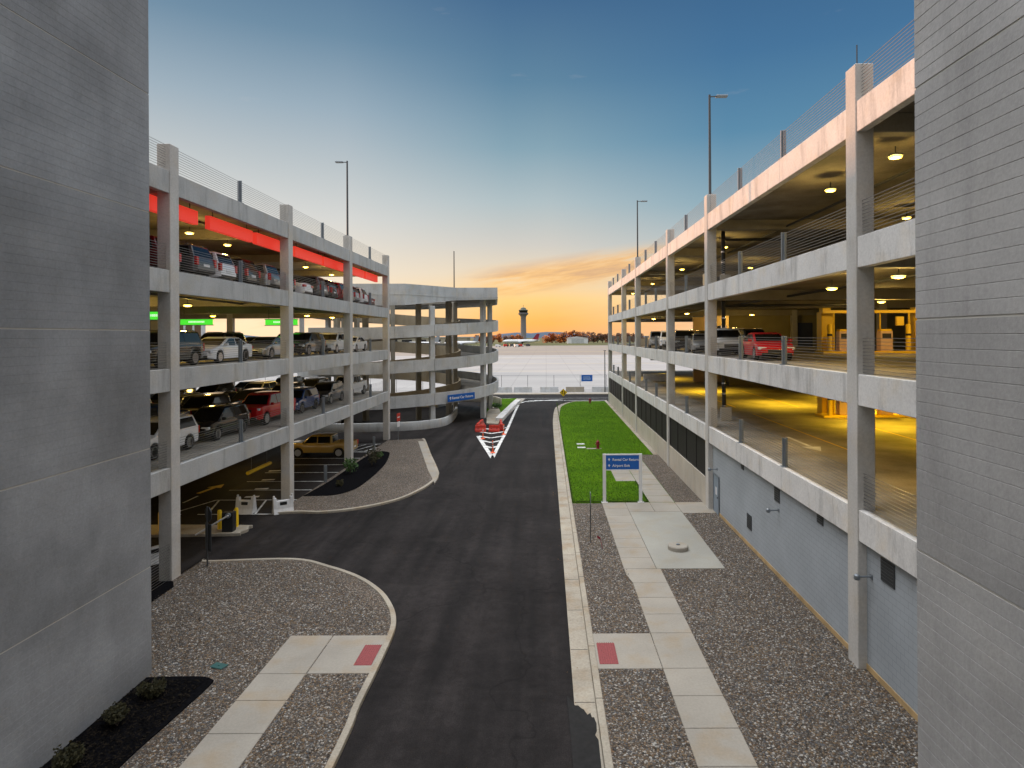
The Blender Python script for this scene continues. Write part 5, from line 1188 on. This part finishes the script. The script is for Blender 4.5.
# ---------------------------------------------------------------- grass blades, mulch chips
def scatter_blades():
    rng = random.Random(31); mb = MB(); mats = [plain('blade_green', (.05, .13, .004), .8), plain('blade_pale', (.12, .19, .012), .8), plain('blade_dark', (.025, .07, .003), .8)]
    def ok(x, y):
        if y < 39.42 or y > 99: return False
        if 6.48 < x < 8.16 and y < 56.9: return False
        if 5.0 < x < 6.55 and 45.1 < y < 50.1: return False
        return not (x > 8.1 and y < 55.2)
    for _ in range(16000):
        y = 39.4 + 60 * rng.random() ** 1.8; x = rng.uniform(1.66, 9.5)
        if rng.random() < .2: x = 1.64 + rng.uniform(-.02, .05)
        if rng.random() < .05: x, y = 6.46 + rng.uniform(-.05, .05), rng.uniform(39.4, 45.1)
        if rng.random() < .06: x, y = rng.uniform(1.7, 6.4), 39.43 + rng.uniform(0, .06)
        if not ok(x, y): continue
        for q in range(3):
            a = rng.uniform(0, 6.28); hh = rng.uniform(.04, .10); w_ = .012; dx, dy = math.cos(a), math.sin(a)
            mb.add([(x - dy * w_, y + dx * w_, -.01), (x + dy * w_, y - dx * w_, -.01), (x + dx * .05, y + dy * .05, hh)], [(0, 1, 2)], rng.choice(mats))
    o = mb.build('grass', None, recalc=False); o['kind'] = 'stuff'
scatter_blades()
def chips(poly_test, x0, x1, y0, y1, n, seed):
    rng = random.Random(seed); mb = MB(); mats = [plain('bark_chip', (.008, .007, .006), 1.0), M['mulch'], M['mulch'], plain('pale_chip', (.02, .016, .012), 1.0)]
    for m_ in mats: m_.node_tree.nodes['Principled BSDF'].inputs['Specular IOR Level'].default_value = .03
    for _ in range(n):
        x, y = rng.uniform(x0, x1), rng.uniform(y0, y1)
        if not poly_test(x, y): continue
        a = rng.uniform(0, 6.28); l_ = rng.uniform(.02, .06); c, s_ = math.cos(a) * l_, math.sin(a) * l_; zz = .016
        mb.add([(x - c - s_ * .3, y - s_ + c * .3, zz), (x + c - s_ * .3, y + s_ + c * .3, zz + rng.uniform(0, .03)), (x + c + s_ * .3, y + s_ - c * .3, zz + rng.uniform(0, .03)), (x - c + s_ * .3, y - s_ - c * .3, zz)], [(0, 1, 2, 3)], rng.choice(mats))
    o = mb.build('bark_mulch', None, recalc=False); o['kind'] = 'stuff'
chips(lambda x, y: True, -12.5, -10.6, 10, 19.2, 9000, 5)
# ---------------------------------------------------------------- shrubs
def shrub(x, y, r, mats, label, seed, h_=.6, size=.05, n=700, grp=None):
    rng = random.Random(seed); t = empty('shrub', label, 'shrub', (x, y, .0), 0, grp)
    mb = MB()
    for k in range(6): th = k * 1.05; mb.tube((0, 0, 0), (math.cos(th) * r * .5, math.sin(th) * r * .5, h_ * .7), .012, 5)
    mb.build('stem', M['bark'], t)
    mb = MB()
    for k in range(7):
        th = rng.uniform(0, 6.28); q = rng.uniform(.15, .6) * r; rr = r * rng.uniform(.4, .62)
        leafball(mb, (math.cos(th) * q, math.sin(th) * q, h_ * rng.uniform(.35, .68)), (rr, rr, h_ * .36), n // 7, size, mats, rng, hollow=.3)
    for k in range(26):
        th = rng.uniform(0, 6.28); q = r * rng.uniform(.4, .85); d = Vector((math.cos(th) * q, math.sin(th) * q, h_ * rng.uniform(.5, .92))); leafball(mb, d, (size, size, size * 1.6), 5, size, mats, rng)
    mb.build('foliage', None, t, recalc=False)
ol = [M['leaf_olive'], M['leaf_olive'], plain('dark_olive_leaf', (.018, .018, .005), .85)]; gr = [M['leaf_green']]
for k, (p, lb) in enumerate((((152, 697), 'round olive shrub in the mulch nearest the tower corner'), ((117, 726), 'middle round olive shrub in the mulch by the left tower'), ((68, 768), 'round olive shrub in the mulch at the bottom frame edge'))):
    x, y = G(*p); shrub(x, y, .38, ol, lb, 300 + k, .55, .035, 1500, 'olive shrubs by the left tower')
for k, (p, r, hh, lb) in enumerate((((350, 474), .6, 1.3, 'bright green upright shrub in the dark bed by the third column'), ((372, 466), .75, 1.6, 'tall olive shrub on the right of the dark bed'), ((340, 486), .3, .4, 'tiny low shrub at the near side of the dark bed'), ((380, 458), .35, .5, 'small shrub at the far right of the dark bed'))):
    x, y = G(*p); shrub(x, y, r, gr if k in (0, 3) else ol, lb, 320 + k, hh, .06, 420, 'shrubs in the dark bed by the left garage')
x, y = G(497, 408.5); shrub(x, y, .9, gr, 'dark low shrub on the island behind the ramp pillars', 340, .7, .09, 500)
